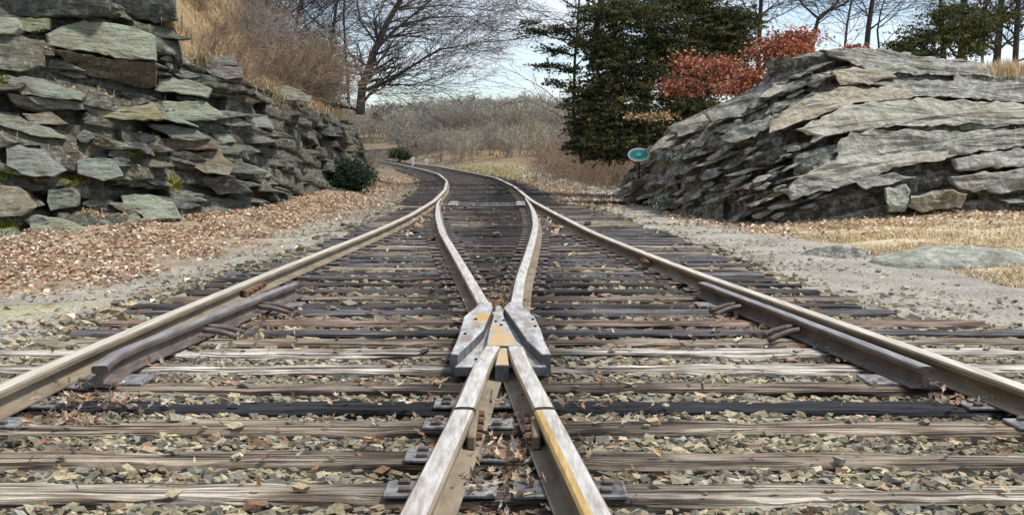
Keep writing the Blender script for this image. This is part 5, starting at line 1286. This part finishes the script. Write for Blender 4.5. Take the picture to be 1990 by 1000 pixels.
# ------------------------------------------------------------------ leaves and grass lodged on the rock ledges
def ledge_debris():
    r = np.random.RandomState(77); dg = bpy.context.evaluated_depsgraph_get(); pts = []; gr = []; crest = []
    def drop(X, Y, z):
        hit, loc, nor, _, o, _ = S.ray_cast(dg, Vector((X, Y, z)), Vector((0, 0, -1)), distance=1.5)
        return loc if hit and nor.z > 0.45 and o.name.split('.')[0] in ('slab', 'bedrock') else None
    for k in range(170):
        px = r.uniform(-20, 690); z = r.uniform(0.2, 3.2); Y0 = float(left_depth(px, z)); X0 = (px - XC) * Y0 / F
        grassy = r.rand() < 0.3 or px > 470
        for j in range(34):
            X = X0 + r.randn() * 0.28 + 0.2; Y = Y0 + r.randn() * 0.22 - 0.25; q = drop(X, Y, z + 0.5)
            if q is not None: (gr if grassy else pts).append((q.x, q.y, q.z + 0.01))
    for k in range(110):
        px = r.uniform(1300, 2000); t = r.uniform(0.05, 0.9); Y0 = float(right_depth(px, t)); X0 = (px - XC) * Y0 / F
        for j in range(22):
            q = drop(X0 + r.randn() * 0.4, Y0 + r.randn() * 0.2 - 0.2, 4.2 * (0.3 + t))
            if q is not None: (pts if r.rand() < 0.35 else gr).append((q.x, q.y, q.z + 0.01))
    for k in range(60):
        px = r.choice([r.uniform(345, 470), r.uniform(470, 705)]); zt = float(np.interp(px, LT_PX, LT_Z)); Y0 = float(left_depth(px, zt)); X0 = (px - XC) * Y0 / F
        for j in range(60):
            q = drop(X0 + r.randn() * 0.35, Y0 + r.randn() * 0.3 + 0.1, zt + 0.6)
            if q is not None: crest.append((q.x, q.y, q.z))
    P_ = np.array(pts); n = len(P_)
    a = leaf_quads(P_, r.uniform(0.05, 0.11, n), r.uniform(0.035, 0.07, n), tilt_rot(n, r, 0.5), LEAF_COLS[r.randint(0, 6, n)] * r.uniform(0.6, 1.1, (n, 1)))
    G_ = np.array(gr); n = len(G_)
    b = blades(G_, r.uniform(0.06, 0.2, n), r.uniform(0.01, 0.02, n), r, GRASS[r.randint(0, 5, n)] * r.uniform(0.6, 1.1, (n, 1)), 1.3, 0.3)
    K_ = np.array(crest); n = len(K_)
    k_ = blades(K_, r.uniform(0.15, 0.5, n), r.uniform(0.012, 0.024, n), r, GRASS[r.randint(0, 5, n)] * r.uniform(0.5, 1.0, (n, 1)) * np.array([0.95, 0.88, 0.8]), 1.5, 0.55)
    b = (np.vstack([b[0], k_[0]]), np.vstack([b[1], k_[1] + len(b[0])]), np.vstack([b[2], k_[2]]))
    o = obj('ledge_leaves', mesh_data('ledge_leaves', a[0], a[1], cols=a[2], mats=[M_leaf])); tag(o, 'brown leaves lodged on the ledges of both rock faces', 'leaves', None, 'stuff')
    o = obj('ledge_grass', mesh_data('ledge_grass', b[0], b[1], cols=b[2], mats=[M_grass])); tag(o, 'wisps of dry grass growing from the rock ledges', 'grass', None, 'stuff')
    print('ledge', len(pts), len(gr))
bpy.context.view_layer.update()
ledge_debris()
def moss_patches():
    dg = bpy.context.evaluated_depsgraph_get(); r = np.random.RandomState(3)
    for (cx, cy, w, h, colr) in ((135, 350, 24, 8, (0.40, 0.40, 0.07)), (8, 338, 24, 10, (0.18, 0.28, 0.05)), (14, 440, 24, 9, (0.32, 0.34, 0.06)), (338, 358, 14, 11, (0.38, 0.37, 0.08)), (265, 300, 22, 5, (0.22, 0.22, 0.08)), (4, 155, 16, 10, (0.28, 0.31, 0.07))):
        pts = []
        for k in range(420):
            px, py = cx + r.randn() * w * 0.5, cy + r.randn() * h * 0.55; d = Vector((px - XC, F, YH - py)).normalized()
            hit, loc, nor, _, o, _ = S.ray_cast(dg, Vector((0, 0, HC)), d, distance=60)
            if hit and o.name.split('.')[0] in ('slab', 'bedrock'): pts.append(loc + nor * r.uniform(0.0, 0.02))
        if len(pts) < 20: continue
        C = np.array(pts); n = len(C); V, Fq, cc = leaf_quads(C, r.uniform(0.03, 0.07, n), r.uniform(0.02, 0.05, n), rand_rot(n, r), np.array(colr)[None] * r.uniform(0.6, 1.25, (n, 1)), 0.3)
        c = V.mean(0); b = obj('moss', mesh_data('moss', V - c, Fq, cols=cc, mats=[M_moss]), rf, Vector(c) - rf.location); b['kind'] = 'stuff'
moss_patches()
